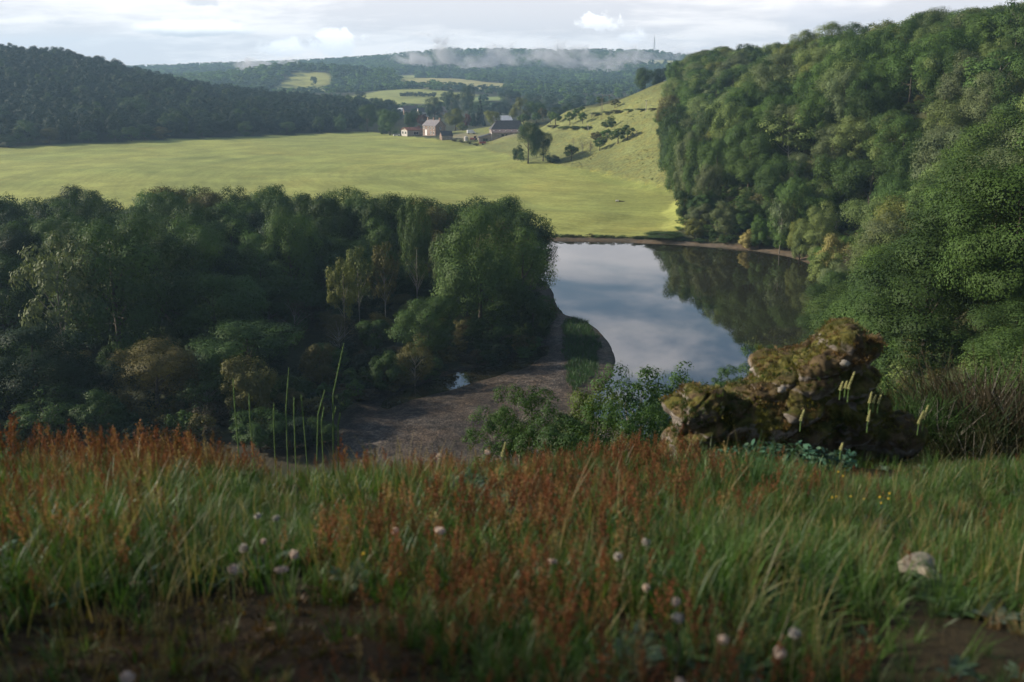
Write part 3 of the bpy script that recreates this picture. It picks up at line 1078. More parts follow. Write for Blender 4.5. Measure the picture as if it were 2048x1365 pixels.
# round the farm
T(780, 271, 52, 50, 'full', 'mid green', 'broad rounded tree standing left of the red-roofed cabin')
T(768, 271, 20, 24, 'shrub', 'dark green', 'low dark bush under the broad tree left of the cabin', cat='shrub', name='shrub')
T(735, 264, 55, 46, 'full', 'dark green', 'large dark tree at the corner where meadow meets the left wood')
T(819, 256, 40, 30, 'full', 'dark green', 'tree rising just behind the red-roofed cabin', y=690)
T(845, 250, 34, 26, 'full', 'copper', 'dark copper-leaved tree behind the left end of the stone house', y=700)
T(911, 262, 44, 48, 'full', 'yellowish green', 'round sunlit tree between the stone house and the conifers')
T(961, 252, 58, 22, 'conifer', 'black-green', 'tallest narrow conifer behind the barn', name='conifer', cat='tree')
T(943, 252, 50, 24, 'conifer', 'dark green', 'broader conifer left of the tallest one behind the barn', name='conifer', cat='tree')
T(934, 254, 26, 20, 'shrub', 'copper', 'reddish bush at the foot of the conifers', cat='shrub', name='shrub')
T(925, 259, 16, 26, 'shrub', 'yellowish green', 'low yellow-green bush in the farm garden', cat='shrub', name='shrub', y=655)
T(985, 250, 32, 36, 'full', 'yellowish green', 'yellow-tinged tree behind the barn roof', y=640)
T(1041, 232, 58, 44, 'tall', 'yellowish green', 'tall olive-yellow tree right of the white roof', y=690)
T(1073, 232, 50, 46, 'full', 'mid green', 'rounded green tree right of the tall olive-yellow one', y=690)
T(1110, 222, 36, 38, 'full', 'dark green', 'dark tree on the far side of the orchard, beside the rounded green tree', y=680)
T(1137, 216, 44, 44, 'full', 'dark green', 'dense dark tree behind the ridge, left of the telegraph poles', y=690)
T(1168, 212, 38, 38, 'full', 'black-green', 'almost black tree behind the ridge above the orchard', y=690)
T(1200, 208, 34, 20, 'tall', 'copper', 'narrow purplish tree behind the ridge', y=700)
T(1222, 200, 44, 38, 'full', 'dark green', 'dark rounded tree on the skyline of the grassy ridge', y=690)
T(1252, 194, 30, 24, 'full', 'blue-green', 'small blue-green tree on the skyline of the grassy ridge', y=680)
T(1290, 178, 52, 46, 'full', 'dark green', 'left one of two dark trees crowning the grassy hill', y=560)
T(1325, 170, 52, 52, 'full', 'blue-green', 'right one of two dark trees crowning the grassy hill', y=570)
T(1355, 165, 55, 46, 'full', 'dark green', 'dark tree where the grassy hill meets the wooded slope', y=560)
# valley floor behind the farm
for u, v, h_, w_, kd, tn, y_, lb in [
    (870, 236, 52, 42, 'full', 'blue-green', 820, 'large bluish tree behind the farmhouse, below the pale field'),
    (905, 240, 60, 38, 'tall', 'blue-green', 860, 'tall bluish tree behind the sunlit farm tree'),
    (935, 238, 66, 36, 'tall', 'blue-green', 900, 'tall hazy tree above the conifers'),
    (890, 195, 30, 30, 'full', 'blue-green', 1080, 'rounded hazy tree at the right end of the field hedge'),
    (720, 212, 34, 30, 'tall', 'blue-green', 1050, 'pointed tree standing at the left end of the lower field'),
    (745, 216, 26, 34, 'full', 'blue-green', 1000, 'low tree in front of the lower field'),
    (828, 214, 16, 16, 'full', 'blue-green', 950, 'small round tree beside the village roofs'),
    (790, 240, 30, 36, 'full', 'blue-green', 800, 'bluish tree behind the broad cabin tree'),
    (830, 248, 34, 32, 'full', 'dark green', 760, 'dark tree between cabin and stone house, further back'),
    (960, 212, 30, 60, 'full', 'mid green', 950, 'broad pale hazy tree right of the conifers'),
    (1000, 214, 34, 44, 'full', 'blue-green', 900, 'hazy tree directly above the white roof'),
    (1020, 190, 40, 50, 'full', 'blue-green', 1050, 'broad hazy tree at the right end of the pale field'),
    (1060, 196, 44, 50, 'full', 'blue-green', 950, 'hazy tree above the tall olive-yellow tree'),
    (1100, 192, 44, 50, 'full', 'blue-green', 930, 'hazy tree above the orchard, right of the olive-yellow tree'),
    (1150, 186, 40, 50, 'full', 'blue-green', 930, 'hazy tree above the dense dark ridge trees'),
    (1200, 180, 36, 46, 'full', 'blue-green', 940, 'hazy tree above the purplish ridge tree'),
    (626, 153, 18, 17, 'full', 'dark green', 1560, 'lone dark tree standing in the upper left field'),
    (700, 232, 40, 40, 'full', 'dark green', 860, 'dark tree at the right tip of the left wooded hill'),
    (765, 252, 40, 36, 'full', 'dark green', 740, 'dark tree between the corner tree and the broad cabin tree'),
]:
    T(u, v, h_, w_, kd, tn, lb, y=y_)
for i, u in enumerate(range(804, 874, 9)):
    T(u, 183 + (u - 804) * .03, 8 + (i * 5) % 3, 13, 'shrub', 'blue-green', 'hedge tree, %sfrom the left in the hedge between the two pale fields' % (ORD[i] if i else 'first '), y=1240 + i * 2, cat='shrub', name='hedge_shrub', group='hedge between the pale fields')
# big tree and the orchard on the hill
T(1056, 327, 82, 62, 'full', 'dark green', 'big dark spreading tree at the corner of the meadow', rz=.4)
T(1086, 322, 62, 44, 'full', 'dark green', 'second crown close behind the big dark meadow tree')
T(1036, 322, 32, 26, 'shrub', 'dark green', 'low bush at the left foot of the big meadow tree', cat='shrub', name='shrub')
T(1105, 326, 16, 34, 'shrub', 'dark green', 'dark scrub right of the big meadow tree', cat='shrub', name='shrub')
T(1142, 323, 34, 32, 'orchard', 'mid green', 'small fruit tree alone just above the meadow edge', name='orchard_tree')
orch = [(1147, 293, 18, 13, 'twiggy', 'pinkish brown', 'thin brownish fruit tree left of the lower orchard row'), (1164, 307, 33, 22, 'twiggy', 'brownish', 'half-bare fruit tree, first of the lower row'),
        (1181, 307, 30, 27, 'twiggy', 'pinkish brown', 'half-bare greyish fruit tree, second of the lower row'), (1200, 302, 28, 32, 'orchard', 'mid green', 'leaning green fruit tree, third of the lower row'),
        (1192, 288, 24, 30, 'orchard', 'olive', 'olive fruit tree behind the leaning one'), (1213, 282, 24, 30, 'orchard', 'mid green', 'fruit tree between the leaning one and the largest'),
        (1236, 288, 32, 36, 'orchard', 'mid green', 'largest fruit tree of the lower row, with crooked trunk'), (1255, 280, 31, 32, 'orchard', 'bright green', 'green fruit tree right of the crooked one'),
        (1272, 274, 18, 16, 'twiggy', 'olive', 'small thin fruit tree at the right end of the lower row'),
        (1222, 256, 24, 24, 'full', 'dark green', 'dense dark round thorn bush on the hillside'), (1212, 256, 12, 26, 'shrub', 'dark green', 'low dark scrub beside the round thorn bush'),
        (1048, 252, 24, 28, 'orchard', 'mid green', 'fruit tree right behind the barn end'), (1072, 247, 22, 22, 'orchard', 'mid green', 'upper orchard tree, second from the barn'),
        (1086, 242, 26, 22, 'orchard', 'olive', 'upper orchard tree, third from the barn'), (1101, 247, 24, 18, 'orchard', 'grey-green', 'slim upper orchard tree, fourth from the barn'),
        (1111, 250, 26, 28, 'orchard', 'mid green', 'broad upper orchard tree, fifth from the barn'), (1140, 250, 26, 24, 'orchard', 'mid green', 'upper orchard tree, sixth from the barn'),
        (1152, 240, 24, 20, 'orchard', 'mid green', 'upper orchard tree behind the sixth'), (1165, 247, 22, 22, 'orchard', 'bright green', 'upper orchard tree, seventh from the barn'),
        (1183, 236, 14, 28, 'twiggy', 'pinkish brown', 'bare brownish bush at the right end of the upper orchard'), (1200, 212, 18, 20, 'orchard', 'mid green', 'little tree at the skyline right beside the two poles'),
        (1230, 216, 18, 22, 'orchard', 'olive', 'lone small tree high on the grassy hill'), (1164, 226, 14, 14, 'orchard', 'mid green', 'small fruit tree at the upper edge of the orchard'),
        (1130, 222, 16, 22, 'shrub', 'grey-green', 'pale bush behind the upper orchard'), (1182, 208, 18, 20, 'shrub', 'mid green', 'bush at the ridge left of the two poles')]
for u, v, h_, w_, kd, tn, lb in orch:
    sh = kd == 'shrub' or 'bush' in lb
    T(u, v, h_, w_, kd, tn, lb, name='shrub' if sh else 'orchard_tree', cat='shrub' if sh else 'tree')
for i, (u, v, w_) in enumerate([(1108, 256, 26), (1128, 258, 26), (1150, 258, 26), (1172, 258, 24)]):
    T(u, v, 6, w_ * 1.25, 'shrub', ['olive', 'mid green', 'dark green', 'dark green'][i], '%s of four low scrub clumps below the upper orchard' % ['first', 'second', 'third', 'last'][i], cat='shrub', name='scrub', group='scrub below the orchard')
for i, (u, v, w_) in enumerate([(1196, 229, 24), (1216, 227, 22), (1238, 224, 26), (1262, 222, 24), (1286, 221, 24), (1306, 220, 18)]):
    T(u, v, 4, w_ * 1.5, 'shrub', ['mid green', 'dark green', 'olive'][i % 3], 'low bank scrub, %sfrom left in the line across the upper hill' % (ORD[i] if i else 'first '), cat='shrub', name='scrub', group='line of bank scrub on the upper hill')
for i, (u, v, w_) in enumerate([(908, 283, 12), (922, 285, 12), (938, 288, 12), (952, 292, 14)]):
    T(u, v, 5, w_, 'shrub', 'olive', 'low hedge clump, %s in line from the shed along the meadow' % ['first', 'second', 'third', 'fourth'][i], cat='shrub', name='hedge_shrub', group='hedge from the shed')
# along the lake shore at the foot of the slope
T(1390, 478, 42, 46, 'shrub', 'yellowish green', 'pale flowering shrub at the meadow corner of the shore', cat='shrub', name='shrub')
T(1330, 478, 16, 90, 'shrub', 'dark green', 'long low bramble thicket at the water end of the meadow', cat='shrub', name='shrub')
T(1450, 470, 70, 66, 'shrub', 'grey-green', 'large rounded grey-green bush above the shore', cat='shrub', name='shrub')
T(1495, 497, 38, 38, 'shrub', 'straw yellow', 'small cream-flowered bush at the lake shore', cat='shrub', name='shrub')
T(1558, 508, 112, 60, 'loose', 'grey-green', 'slim pale-trunked tree rising straight from the lake shore')
T(1598, 516, 80, 50, 'full', 'yellowish green', 'yellow-green tree at the bend of the lake shore')
T(1668, 556, 96, 80, 'shrub', 'straw yellow', 'cream-flowered bush at the right end of the lake', cat='shrub', name='shrub', y=196)
T(1640, 480, 130, 84, 'full', 'pale green', 'pale tree just above the cream-flowered bush', y=212)
T(1672, 452, 66, 34, 'bare', 'pinkish brown', 'leafless reddish shrub in the gap of the wooded slope', y=222, cat='shrub', name='shrub')
T(1720, 560, 70, 80, 'shrub', 'brownish', 'brownish budding bush above the right lake corner', y=186, cat='shrub', name='shrub')
T(1620, 430, 120, 96, 'full', 'pale green', 'largest pale leafy tree above the shore, with drooping front', y=228)
T(1415, 420, 100, 66, 'tall', 'grey-green', 'grey-green tree where slope, meadow and shore meet', y=262)
T(1352, 300, 110, 74, 'full', 'dark green', 'dark tree bulging over the upper meadow edge', y=372)
T(1392, 290, 100, 80, 'tall', 'grey-green', 'silver-grey tree near the upper meadow edge', y=352)
for i, (u, y_, h_, w_, kd, tn) in enumerate([(1362, 296, 23, 12, 'full', 'mid green'), (1380, 288, 21, 11, 'full', 'grey-green'), (1396, 281, 19, 11, 'full', 'mid green'), (1415, 300, 22, 12, 'full', 'dark green'), (1352, 318, 22, 12, 'full', 'mid green'), (1345, 345, 20, 12, 'full', 'dark green'),
                                             (1430, 272, 17, 11, 'full', 'mid green'), (1450, 288, 21, 12, 'full', 'pale green'), (1482, 262, 18, 11, 'full', 'dark green'), (1510, 256, 19, 12, 'full', 'mid green'), (1545, 240, 17, 11, 'full', 'dark green'), (1585, 228, 17, 11, 'full', 'mid green')]):
    xx = (u - 1024) / F * y_ * 1.0
    tree(xx, y_, h_, w_, kd, tn, 'named', label='tall %s tree, %sfrom left in the stand above meadow corner and shore' % (tn, ORD[i] if i else 'first '), group='tall stand above the shore')
for i, (u, v, hp, wp, tn) in enumerate([(1368, 440, 60, 50, 'dark green'), (1362, 405, 56, 44, 'mid green'), (1356, 372, 52, 44, 'dark green'), (1346, 340, 50, 44, 'mid green'), (1336, 312, 46, 40, 'olive'), (1330, 285, 40, 38, 'dark green'), (1326, 255, 40, 40, 'mid green')]):
    T(u, v, hp, wp, 'shrub', tn, '%s edge bush, %sfrom the shore up along the side of the wooded slope' % (tn, ORD[i] if i else 'first '), cat='shrub', name='shrub', group='bushes along the wood edge')
T(1350, 186, 62, 50, 'full', 'mid green', 'topmost edge tree where the wood meets the grassy hill')
T(1344, 222, 66, 56, 'full', 'pale green', 'second edge tree down the wood border on the grassy hill')
T(1340, 262, 70, 60, 'full', 'olive', 'third edge tree down the wood border on the grassy hill')
T(1345, 300, 72, 60, 'full', 'mid green', 'fourth edge tree down the wood border on the grassy hill')
T(1738, 300, 120, 120, 'full', 'dark green', 'dark tree in the shaded gap left of the near shoulder')
T(1775, 330, 110, 110, 'full', 'mid green', 'tree right of the dark one in the shaded gap')
T(1700, 330, 100, 110, 'full', 'pale green', 'pale tree left of the dark one in the shaded gap')
# in the grove
T(690, 690, 178, 70, 'loose', 'yellowish green', 'sunlit yellowish tree, left of the trio before the grove', rz=1.0)
T(720, 660, 168, 74, 'loose', 'yellowish green', 'sunlit yellowish tree in the middle of the trio')
T(772, 660, 176, 70, 'loose', 'olive', 'olive tree on the right of the trio before the grove')
T(835, 612, 220, 78, 'tall', 'mid green', 'tall bright-topped tree beside the dead trunk')
T(834, 640, 150, 70, 'bare', 'olive', 'bare grey trunk with dead branches in the grove', name='dead_tree')
T(880, 625, 158, 52, 'loose', 'grey-green', 'slender pale tree in front of the right end of the grove')
T(830, 772, 108, 88, 'willow', 'olive', 'rounded pale willow bush leaning over the mud', name='shrub', cat='shrub')
T(640, 775, 92, 80, 'shrub', 'olive', 'yellow-tipped bush left of the pale willow', name='shrub', cat='shrub')
T(680, 720, 90, 96, 'twiggy', 'brownish', 'grey-brown twiggy thicket in front of the trio', name='shrub', cat='shrub')
T(520, 905, 84, 120, 'shrub', 'dark green', 'dark bush at the left end of the mud, behind the leftmost stem', name='shrub', cat='shrub')
T(585, 900, 70, 100, 'shrub', 'black-green', 'blackish bush at the left end of the mud, behind the double stem', name='shrub', cat='shrub')
T(640, 886, 52, 80, 'shrub', 'dark green', 'low bush overhanging the dark left tip of the mud', name='shrub', cat='shrub')
T(590, 690, 100, 90, 'twiggy', 'brownish', 'twiggy brownish thicket left of the trio', name='shrub', cat='shrub')
T(770, 780, 80, 70, 'shrub', 'dark green', 'dark bush just left of the rounded pale willow', name='shrub', cat='shrub')
T(985, 705, 96, 110, 'shrub', 'dark green', 'dark bush under the right end of the grove', name='shrub', cat='shrub')
T(1065, 690, 120, 84, 'shrub', 'dark green', 'dark bush at the very tip of the grove', name='shrub', cat='shrub')
T(960, 690, 275, 190, 'full', 'mid green', 'big sunlit tree near the right end of the grove', jit=0)
T(1045, 672, 215, 165, 'full', 'mid green', 'last tree at the right end of the grove, over the lake', jit=0)
T(1010, 610, 170, 120, 'full', 'olive', 'olive-topped tree behind the right end of the grove')
T(135, 765, 300, 170, 'loose', 'grey-green', 'tall pale-leaved tree in front of the grove, left side', rz=2.0)
T(240, 735, 300, 250, 'full', 'mid green', 'massive rounded tree standing out of the left grove')
T(330, 700, 260, 220, 'full', 'dark green', 'dark tree right behind the massive rounded one')
T(440, 715, 175, 190, 'full', 'mid green', 'bright-edged tree in the middle of the grove front')
T(20, 715, 190, 190, 'full', 'dark green', 'dark tree at the left border of the grove')

# keep the notable trees of the grove clear of what would hide them from the meadow side sun or from the hill
keep = []
SHOW = [q_ for q_ in TREES if q_['zone'] == 'named' and 100 < q_['y'] < 215 and q_['x'] < 12]
sx_, sy_ = sun_vec.x / math.hypot(sun_vec.x, sun_vec.y), sun_vec.y / math.hypot(sun_vec.x, sun_vec.y)
for q_ in TREES:
    ok = True
    if 'grove' in q_['zone']:
        u0, v0, f0 = project(q_['x'], q_['y'], q_['z'] + q_['h'] * .5)
        for n_ in SHOW:
            u1, v1, f1 = project(n_['x'], n_['y'], n_['z'] + n_['h'] * .68)
            ru, rv = (n_['w'] * .42 + q_['w'] * .42) * F / f1, (n_['h'] * .30 + q_['h'] * .42) * F / f1
            if f0 < f1 + 2 and abs(u0 - u1) < ru and abs(v0 - v1) < rv:
                q_['h'] = min(q_['h'], random.uniform(3.2, 5.6))
                q_['w'] = q_['h'] * random.uniform(1.1, 1.5)
                q_['kind'], q_['zone'] = 'shrub', 'along front of dark grove'
                q_['tint'] = pick([('dark green', 4), ('olive', 2), ('black-green', 2), ('mid green', 1)])
                u0, v0, f0 = project(q_['x'], q_['y'], q_['z'] + q_['h'] * .5)
                if abs(v0 - v1) < (n_['h'] * .26 + q_['h'] * .36) * F / f1:
                    ok = False
                    break
            if n_['kind'] in ('loose', 'tall') or n_['h'] > 14:
                dx_, dy_ = q_['x'] - n_['x'], q_['y'] - n_['y']
                al, pe = dx_ * sx_ + dy_ * sy_, abs(-dx_ * sy_ + dy_ * sx_)
                if 0 < al < 24 and pe < 6:
                    q_['h'] = min(q_['h'], n_['h'] * .30 + .44 * al)
                    q_['w'] = min(q_['w'], q_['h'] * 1.1)
    if ok:
        keep.append(q_)
TREES = keep

# ------------------------------------------------------------------ what does the view show of each tree?
GW, GH, GS = 1024, 683, 2.0
zid = np.full((GH, GW), -1, np.int32)
# terrain skyline seen from the camera, by direction and distance
el_t = np.maximum.accumulate((TZ - CAM_H) / rr[:, None], axis=0)
order = sorted(range(len(TREES)), key=lambda i: TREES[i]['y'])
cnt = np.zeros(len(TREES), int)
cen = np.zeros((len(TREES), 2))
filled = np.zeros((GH, GW), bool)
for i in order:
    q_ = TREES[i]
    r_ = math.hypot(q_['x'], q_['y'])
    a_ = math.atan2(q_['x'], q_['y'])
    j_ = int(np.searchsorted(th[:461], a_))
    j_ = min(max(j_, 0), 460)
    k_ = max(int(np.searchsorted(rr, r_)) - 2, 0)
    base_el = el_t[k_, j_]
    if (q_['z'] + q_['h'] - CAM_H) / r_ < base_el:
        continue
    u, v, fw = project(q_['x'], q_['y'], q_['z'] + q_['h'] * .55)
    vlim = 682.5 - F * math.tan(math.atan(base_el) + PITCH) if q_['y'] > 30 else 1400
    ru, rv = q_['w'] * .46 * F / fw / GS, q_['h'] * .46 * F / fw / GS
    cu, cv = u / GS, v / GS
    x0, x1 = max(0, int(cu - ru)), min(GW, int(cu + ru) + 2)
    y0, y1 = max(0, int(cv - rv)), min(GH, int(cv + rv) + 2, int(vlim / GS) + 1)
    if x0 >= x1 or y0 >= y1:
        continue
    yy, xx = np.mgrid[y0:y1, x0:x1]
    mk = (((xx - cu) / max(ru, .6)) ** 2 + ((yy - cv) / max(rv, .6)) ** 2 < 1) & ~filled[y0:y1, x0:x1]
    c_ = int(mk.sum())
    cnt[i] = c_
    if c_:
        filled[y0:y1, x0:x1] |= mk
        cen[i] = (xx[mk].mean(), yy[mk].mean())
named = [i for i in order if TREES[i]['must']]
auto = sorted([i for i in order if not TREES[i]['must'] and not TREES[i]['zone'].startswith('mass') and cnt[i] >= 30], key=lambda i: -cnt[i])
solo = auto[:max(0, 296 - len([i for i in named if TREES[i]['cat'] == 'tree']))]
solo_set = set(solo) | set(named)


def place(q_, label):
    kd = KINDS[q_['kind']]
    cm, tm = kd[random.randrange(len(kd))]
    nm = q_['name'] or 'tree'
    e = empty(nm, (q_['x'], q_['y'], q_['z'] - .05), q_['rz'], label, q_['cat'], q_['group'])
    e.scale = (q_['w'], q_['w'], q_['h'])
    c = link('foliage' if q_['cat'] == 'shrub' else 'crown', cm, e)
    jt = 1 + random.uniform(-q_['jit'], q_['jit'])
    col = np.array(TINTS[q_['tint']]) * jt * np.array([random.uniform(.94, 1.06), 1, random.uniform(.92, 1.08)])
    c.color = (*col, 1)
    link('stem' if q_['cat'] == 'shrub' else 'trunk', tm, e)


for i in named:
    place(TREES[i], TREES[i]['label'])
by_zone = {}
for i in solo:
    by_zone.setdefault(TREES[i]['zone'], []).append(i)
SIZES = {'near': 'rounded', 'full': 'round', 'tall': 'upright', 'loose': 'airy', 'shrub': 'bushy', 'willow': 'bushy', 'twiggy': 'twiggy'}
for zn, ids in by_zone.items():
    # rows of at most 14, from the nearest ground upward; within a row counted from the left
    ids.sort(key=lambda i: -cen[i][1])
    nrow = max(1, math.ceil(len(ids) / 14))
    per = math.ceil(len(ids) / nrow)
    for r_ in range(nrow):
        row = sorted(ids[r_ * per:(r_ + 1) * per], key=lambda i: cen[i][0])
        rown = '' if nrow == 1 else ['lowest row ', 'second row ', 'third row ', 'fourth row ', 'fifth row ', 'sixth row ', 'seventh row ', 'eighth row '][min(r_, 7)]
        for k_, i in enumerate(row):
            q_ = TREES[i]
            lb = '%s %s tree, %sfrom left%s %s' % (q_['tint'], SIZES.get(q_['kind'], ''), ORD[k_] if k_ else 'first ', (' in ' + rown.strip() + ',') if rown else '', zn)
            place(q_, ' '.join(lb.split()))

# the rest, by wood
M_low = []
for s_ in range(4):
    cm, _ = crown_mesh('wood_crown', 900 + s_, M_leafi, n_leaf=2600, n_clump=18, base=.05, leaf=.030, rcl=(.18, .30))
    M_low.append(source('wood_crown', cm))
M_far = []
for s_ in range(4):
    cm, _ = crown_mesh('far_crown', 950 + s_, M_leafi, n_leaf=260, n_clump=16, base=.0, leaf=.095, rcl=(.16, .27))
    M_far.append(source('far_crown', cm))
M_hi = []
for s_ in range(4):
    cm, _ = crown_mesh('slope_crown', 980 + s_, M_leafi, n_leaf=12000, n_clump=28, base=.05, leaf=.0135, rcl=(.14, .26))
    M_hi.append(source('slope_crown', cm))


def mass(name, label, ids, srcs, cat='woodland', cat_far=False):
    if not ids:
        return
    P = np.array([(TREES[i]['x'], TREES[i]['y'], TREES[i]['z'] - .1) for i in ids])
    n = len(ids)
    rot = np.zeros((n, 3))
    rot[:, 2] = rng.uniform(0, 6.28, n)
    sc = np.array([(TREES[i]['w'], TREES[i]['w'], TREES[i]['h']) for i in ids])
    ti = np.array([TINTS[TREES[i]['tint']] for i in ids]) * rng.uniform(.82, 1.2, (n, 1)) * (1.45 if cat_far else 1)  # far crowns lightened in the colour to stand in for thicker haze
    scatter(name, label, cat, P, rot, sc, rng.integers(0, len(srcs), n), ti, srcs)


rest = [i for i in order if i not in solo_set]
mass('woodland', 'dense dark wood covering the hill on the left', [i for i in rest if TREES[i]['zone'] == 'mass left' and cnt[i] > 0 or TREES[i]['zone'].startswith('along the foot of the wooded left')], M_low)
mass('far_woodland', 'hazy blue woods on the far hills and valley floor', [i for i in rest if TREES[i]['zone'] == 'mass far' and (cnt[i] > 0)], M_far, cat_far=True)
mass('slope_woodland', 'smaller trees filling gaps of the wooded slope on the right', [i for i in rest if 'slope' in TREES[i]['zone'] or 'bank' in TREES[i]['zone'] or 'shoulder' in TREES[i]['zone']], M_hi)
mass('grove_woodland', 'inner trees filling the dark grove in the river bend', [i for i in rest if 'grove' in TREES[i]['zone']], M_hi)
print('TREES', len(TREES), 'named', len(named), 'solo', len(solo), {k: len(v) for k, v in by_zone.items()})

# ------------------------------------------------------------------ buildings
M_brick = plain('warm_brick', (.255, .185, .145), .9, .25, .8, .2, .3, 4.0)
M_render = plain('pale_render', (.52, .48, .43), .9, .12, .6, .2)
M_tan = plain('tan_render', (.34, .29, .23), .9, .15, .6, .2)
M_stone = plain('barn_stone', (.27, .225, .19), .9, .25, .7, .2, .3, 3.0)
M_slate = plain('slate', (.060, .056, .056), .6, .22, .9, .4)
M_slatel = plain('sunlit_slate', (.19, .17, .175), .7, .22, .9, .4)  # slate lightened: sunlight on the farmhouse roof is put into the colour
M_tile = plain('red_tiles', (.25, .11, .075), .85, .25, .9, .2)
M_ptile = plain('pinkish_tiles', (.22, .165, .15), .85, .25, .9, .2)
M_glass = plain('dark_panes', (.018, .02, .024), .12, .1, 1, .6)
M_white = plain('white_paint', (.78, .77, .74), .6, .06, 1, .4)
M_wood = plain('grey_wood', (.20, .165, .125), .9, .3, 1.5, .2)
M_redp = plain('red_paint', (.24, .04, .025), .5, .1, 1.5, .5)
M_rub = plain('tyre_rubber', (.02, .02, .02), .8, .1, 4, .3)
M_steel = plain('grey_steel', (.25, .26, .28), .5, .1, 1, .5)
M_whroof = plain('pale_sheet_roof', (.58, .58, .60), .5, .1, .4, .4)


def wall_shell(mb, x0, x1, y0, y1, z0, z1, gable=0.0):
    """four walls, with gables over the two ends"""
    vs = [(x0, y0, z0), (x1, y0, z0), (x1, y1, z0), (x0, y1, z0), (x0, y0, z1), (x1, y0, z1), (x1, y1, z1), (x0, y1, z1)]
    fs = [(0, 1, 5, 4), (2, 3, 7, 6)]
    if gable:
        ym = (y0 + y1) / 2
        vs += [(x0, ym, z1 + gable), (x1, ym, z1 + gable)]
        fs += [(1, 2, 6, 9, 5), (3, 0, 4, 8, 7)]
    else:
        fs += [(1, 2, 6, 5), (3, 0, 4, 7)]
    return mb.add(vs, fs)


def gable_roof(x0, x1, y0, y1, z, rise, over=.35, th_=.18, hip0=0.0, hip1=0.0):
    ym = (y0 + y1) / 2
    k = rise / ((y1 - y0) / 2)
    mb = MB()
    zz = z - over * k
    a = [(x0 - over, y0 - over, zz), (x1 + over, y0 - over, zz), (x1 + over, y1 + over, zz), (x0 - over, y1 + over, zz), (x0 - over + hip0, ym, z + rise), (x1 + over - hip1, ym, z + rise)]
    b = [(p[0], p[1], p[2] + th_) for p in a]
    vs = a + b
    fs = [(6, 7, 11, 10), (8, 9, 10, 11), (0, 4, 5, 1), (2, 5, 4, 3), (0, 1, 7, 6), (2, 3, 9, 8)]
    fs += [(9, 6, 10), (7, 8, 11), (3, 4, 0), (1, 5, 2), (3, 0, 6, 9), (1, 2, 8, 7)] if (hip0 or hip1) else [(0, 6, 10, 4), (4, 10, 9, 3), (1, 5, 11, 7), (5, 2, 8, 11)]
    return mb.add(vs, fs)


def opening(parent, name, face, a, b, z0, z1, frame, pane, depth=.06):
    """a window or a door on a face: ('y', y) faces -y, ('x', x) faces +x, ('-x', x) faces -x"""
    ax, pos = face
    fr, pn = MB(), MB()
    w_ = .12

    def bx(mb, a0, a1, q0, q1, d0, d1):
        if ax == 'y':
            mb.box(a0, a1, pos - d1, pos - d0, q0, q1)
        elif ax == 'x':
            mb.box(pos + d0, pos + d1, a0, a1, q0, q1)
        else:
            mb.box(pos - d1, pos - d0, a0, a1, q0, q1)
    bx(fr, a, b, z0, z0 + w_, .0, depth)
    bx(fr, a, b, z1 - w_, z1, .0, depth)
    bx(fr, a, a + w_, z0 + w_, z1 - w_, .0, depth)
    bx(fr, b - w_, b, z0 + w_, z1 - w_, .0, depth)
    bx(fr, (a + b) / 2 - .04, (a + b) / 2 + .04, z0 + w_, z1 - w_, .0, depth * .8)
    f = fr.build(name, frame, parent)
    bx(pn, a + w_, b - w_, z0 + w_, z1 - w_, .0, depth * .5)
    pn.build('pane' if name == 'window' else 'panel', pane, f)


def site(u, v, y=None):
    if y is None:
        return ground_at(u, v)
    x, y, _ = at_y(u, v, y)
    return x, y, hz(x, y)


# stone farmhouse
x, y, z = site(871, 272)
h = empty('farmhouse', (x, y, z - .2), math.atan2(-.76, .65), 'two-storey brick farmhouse with grey slate roof and three chimneys', 'house')
wall_shell(MB(), -13.5, 0, 0, 8, -1.5, 6.2, 3.2).build('wall', M_brick, h)
rf = gable_roof(-13.5, 0, 0, 8, 6.2, 3.2).build('roof', M_slatel, h)
for cx in (-12.9, -6.8, -.6):
    c = MB().box(cx - .45, cx + .45, 3.5, 4.5, 8.4, 11.0).build('chimney', M_brick, rf)
for wx in (-12.6, -8.2, -5.4, -2.4):
    opening(h, 'window', ('y', 0), wx, wx + 1.2, 3.9, 5.6, M_white, M_glass)
for wx in (-5.4, -2.4):
    opening(h, 'window', ('y', 0), wx, wx + 1.2, .9, 2.8, M_white, M_glass)
opening(h, 'door', ('y', 0), -10.9, -8.9, .1, 3.6, M_white, M_white)
opening(h, 'window', ('x', 0), 3.4, 4.5, 3.8, 5.4, M_white, M_glass)
# red-roofed cabin
x, y, z = site(815, 273)
h = empty('cabin', (x, y, z - .2), R(38), 'low cabin with red roof, white left wall and tan front', 'cabin')
wall_shell(MB(), 0, 11, 0, 7, -1, 4.0, 0).build('wall', M_tan, h)
MB().box(-.12, -.003, -.02, 7.02, -1, 3.9).build('end_wall', M_render, h)
gable_roof(0, 11, 0, 7, 4.0, 1.5, .5).build('roof', M_tile, h)
MB().add([(11, 0, 4), (11, 7, 4), (11, 3.5, 5.4)], [(0, 1, 2)]).add([(0, 0, 4), (0, 7, 4), (0, 3.5, 5.4)], [(0, 2, 1)]).build('gable', M_tan, h)
opening(h, 'window', ('-x', -.12), 1.0, 3.0, 1.4, 3.2, M_white, M_glass)
opening(h, 'window', ('-x', -.12), 4.2, 6.2, 1.4, 3.2, M_white, M_glass)
opening(h, 'window', ('y', 0), 4.6, 8.4, .9, 3.0, M_white, M_glass)
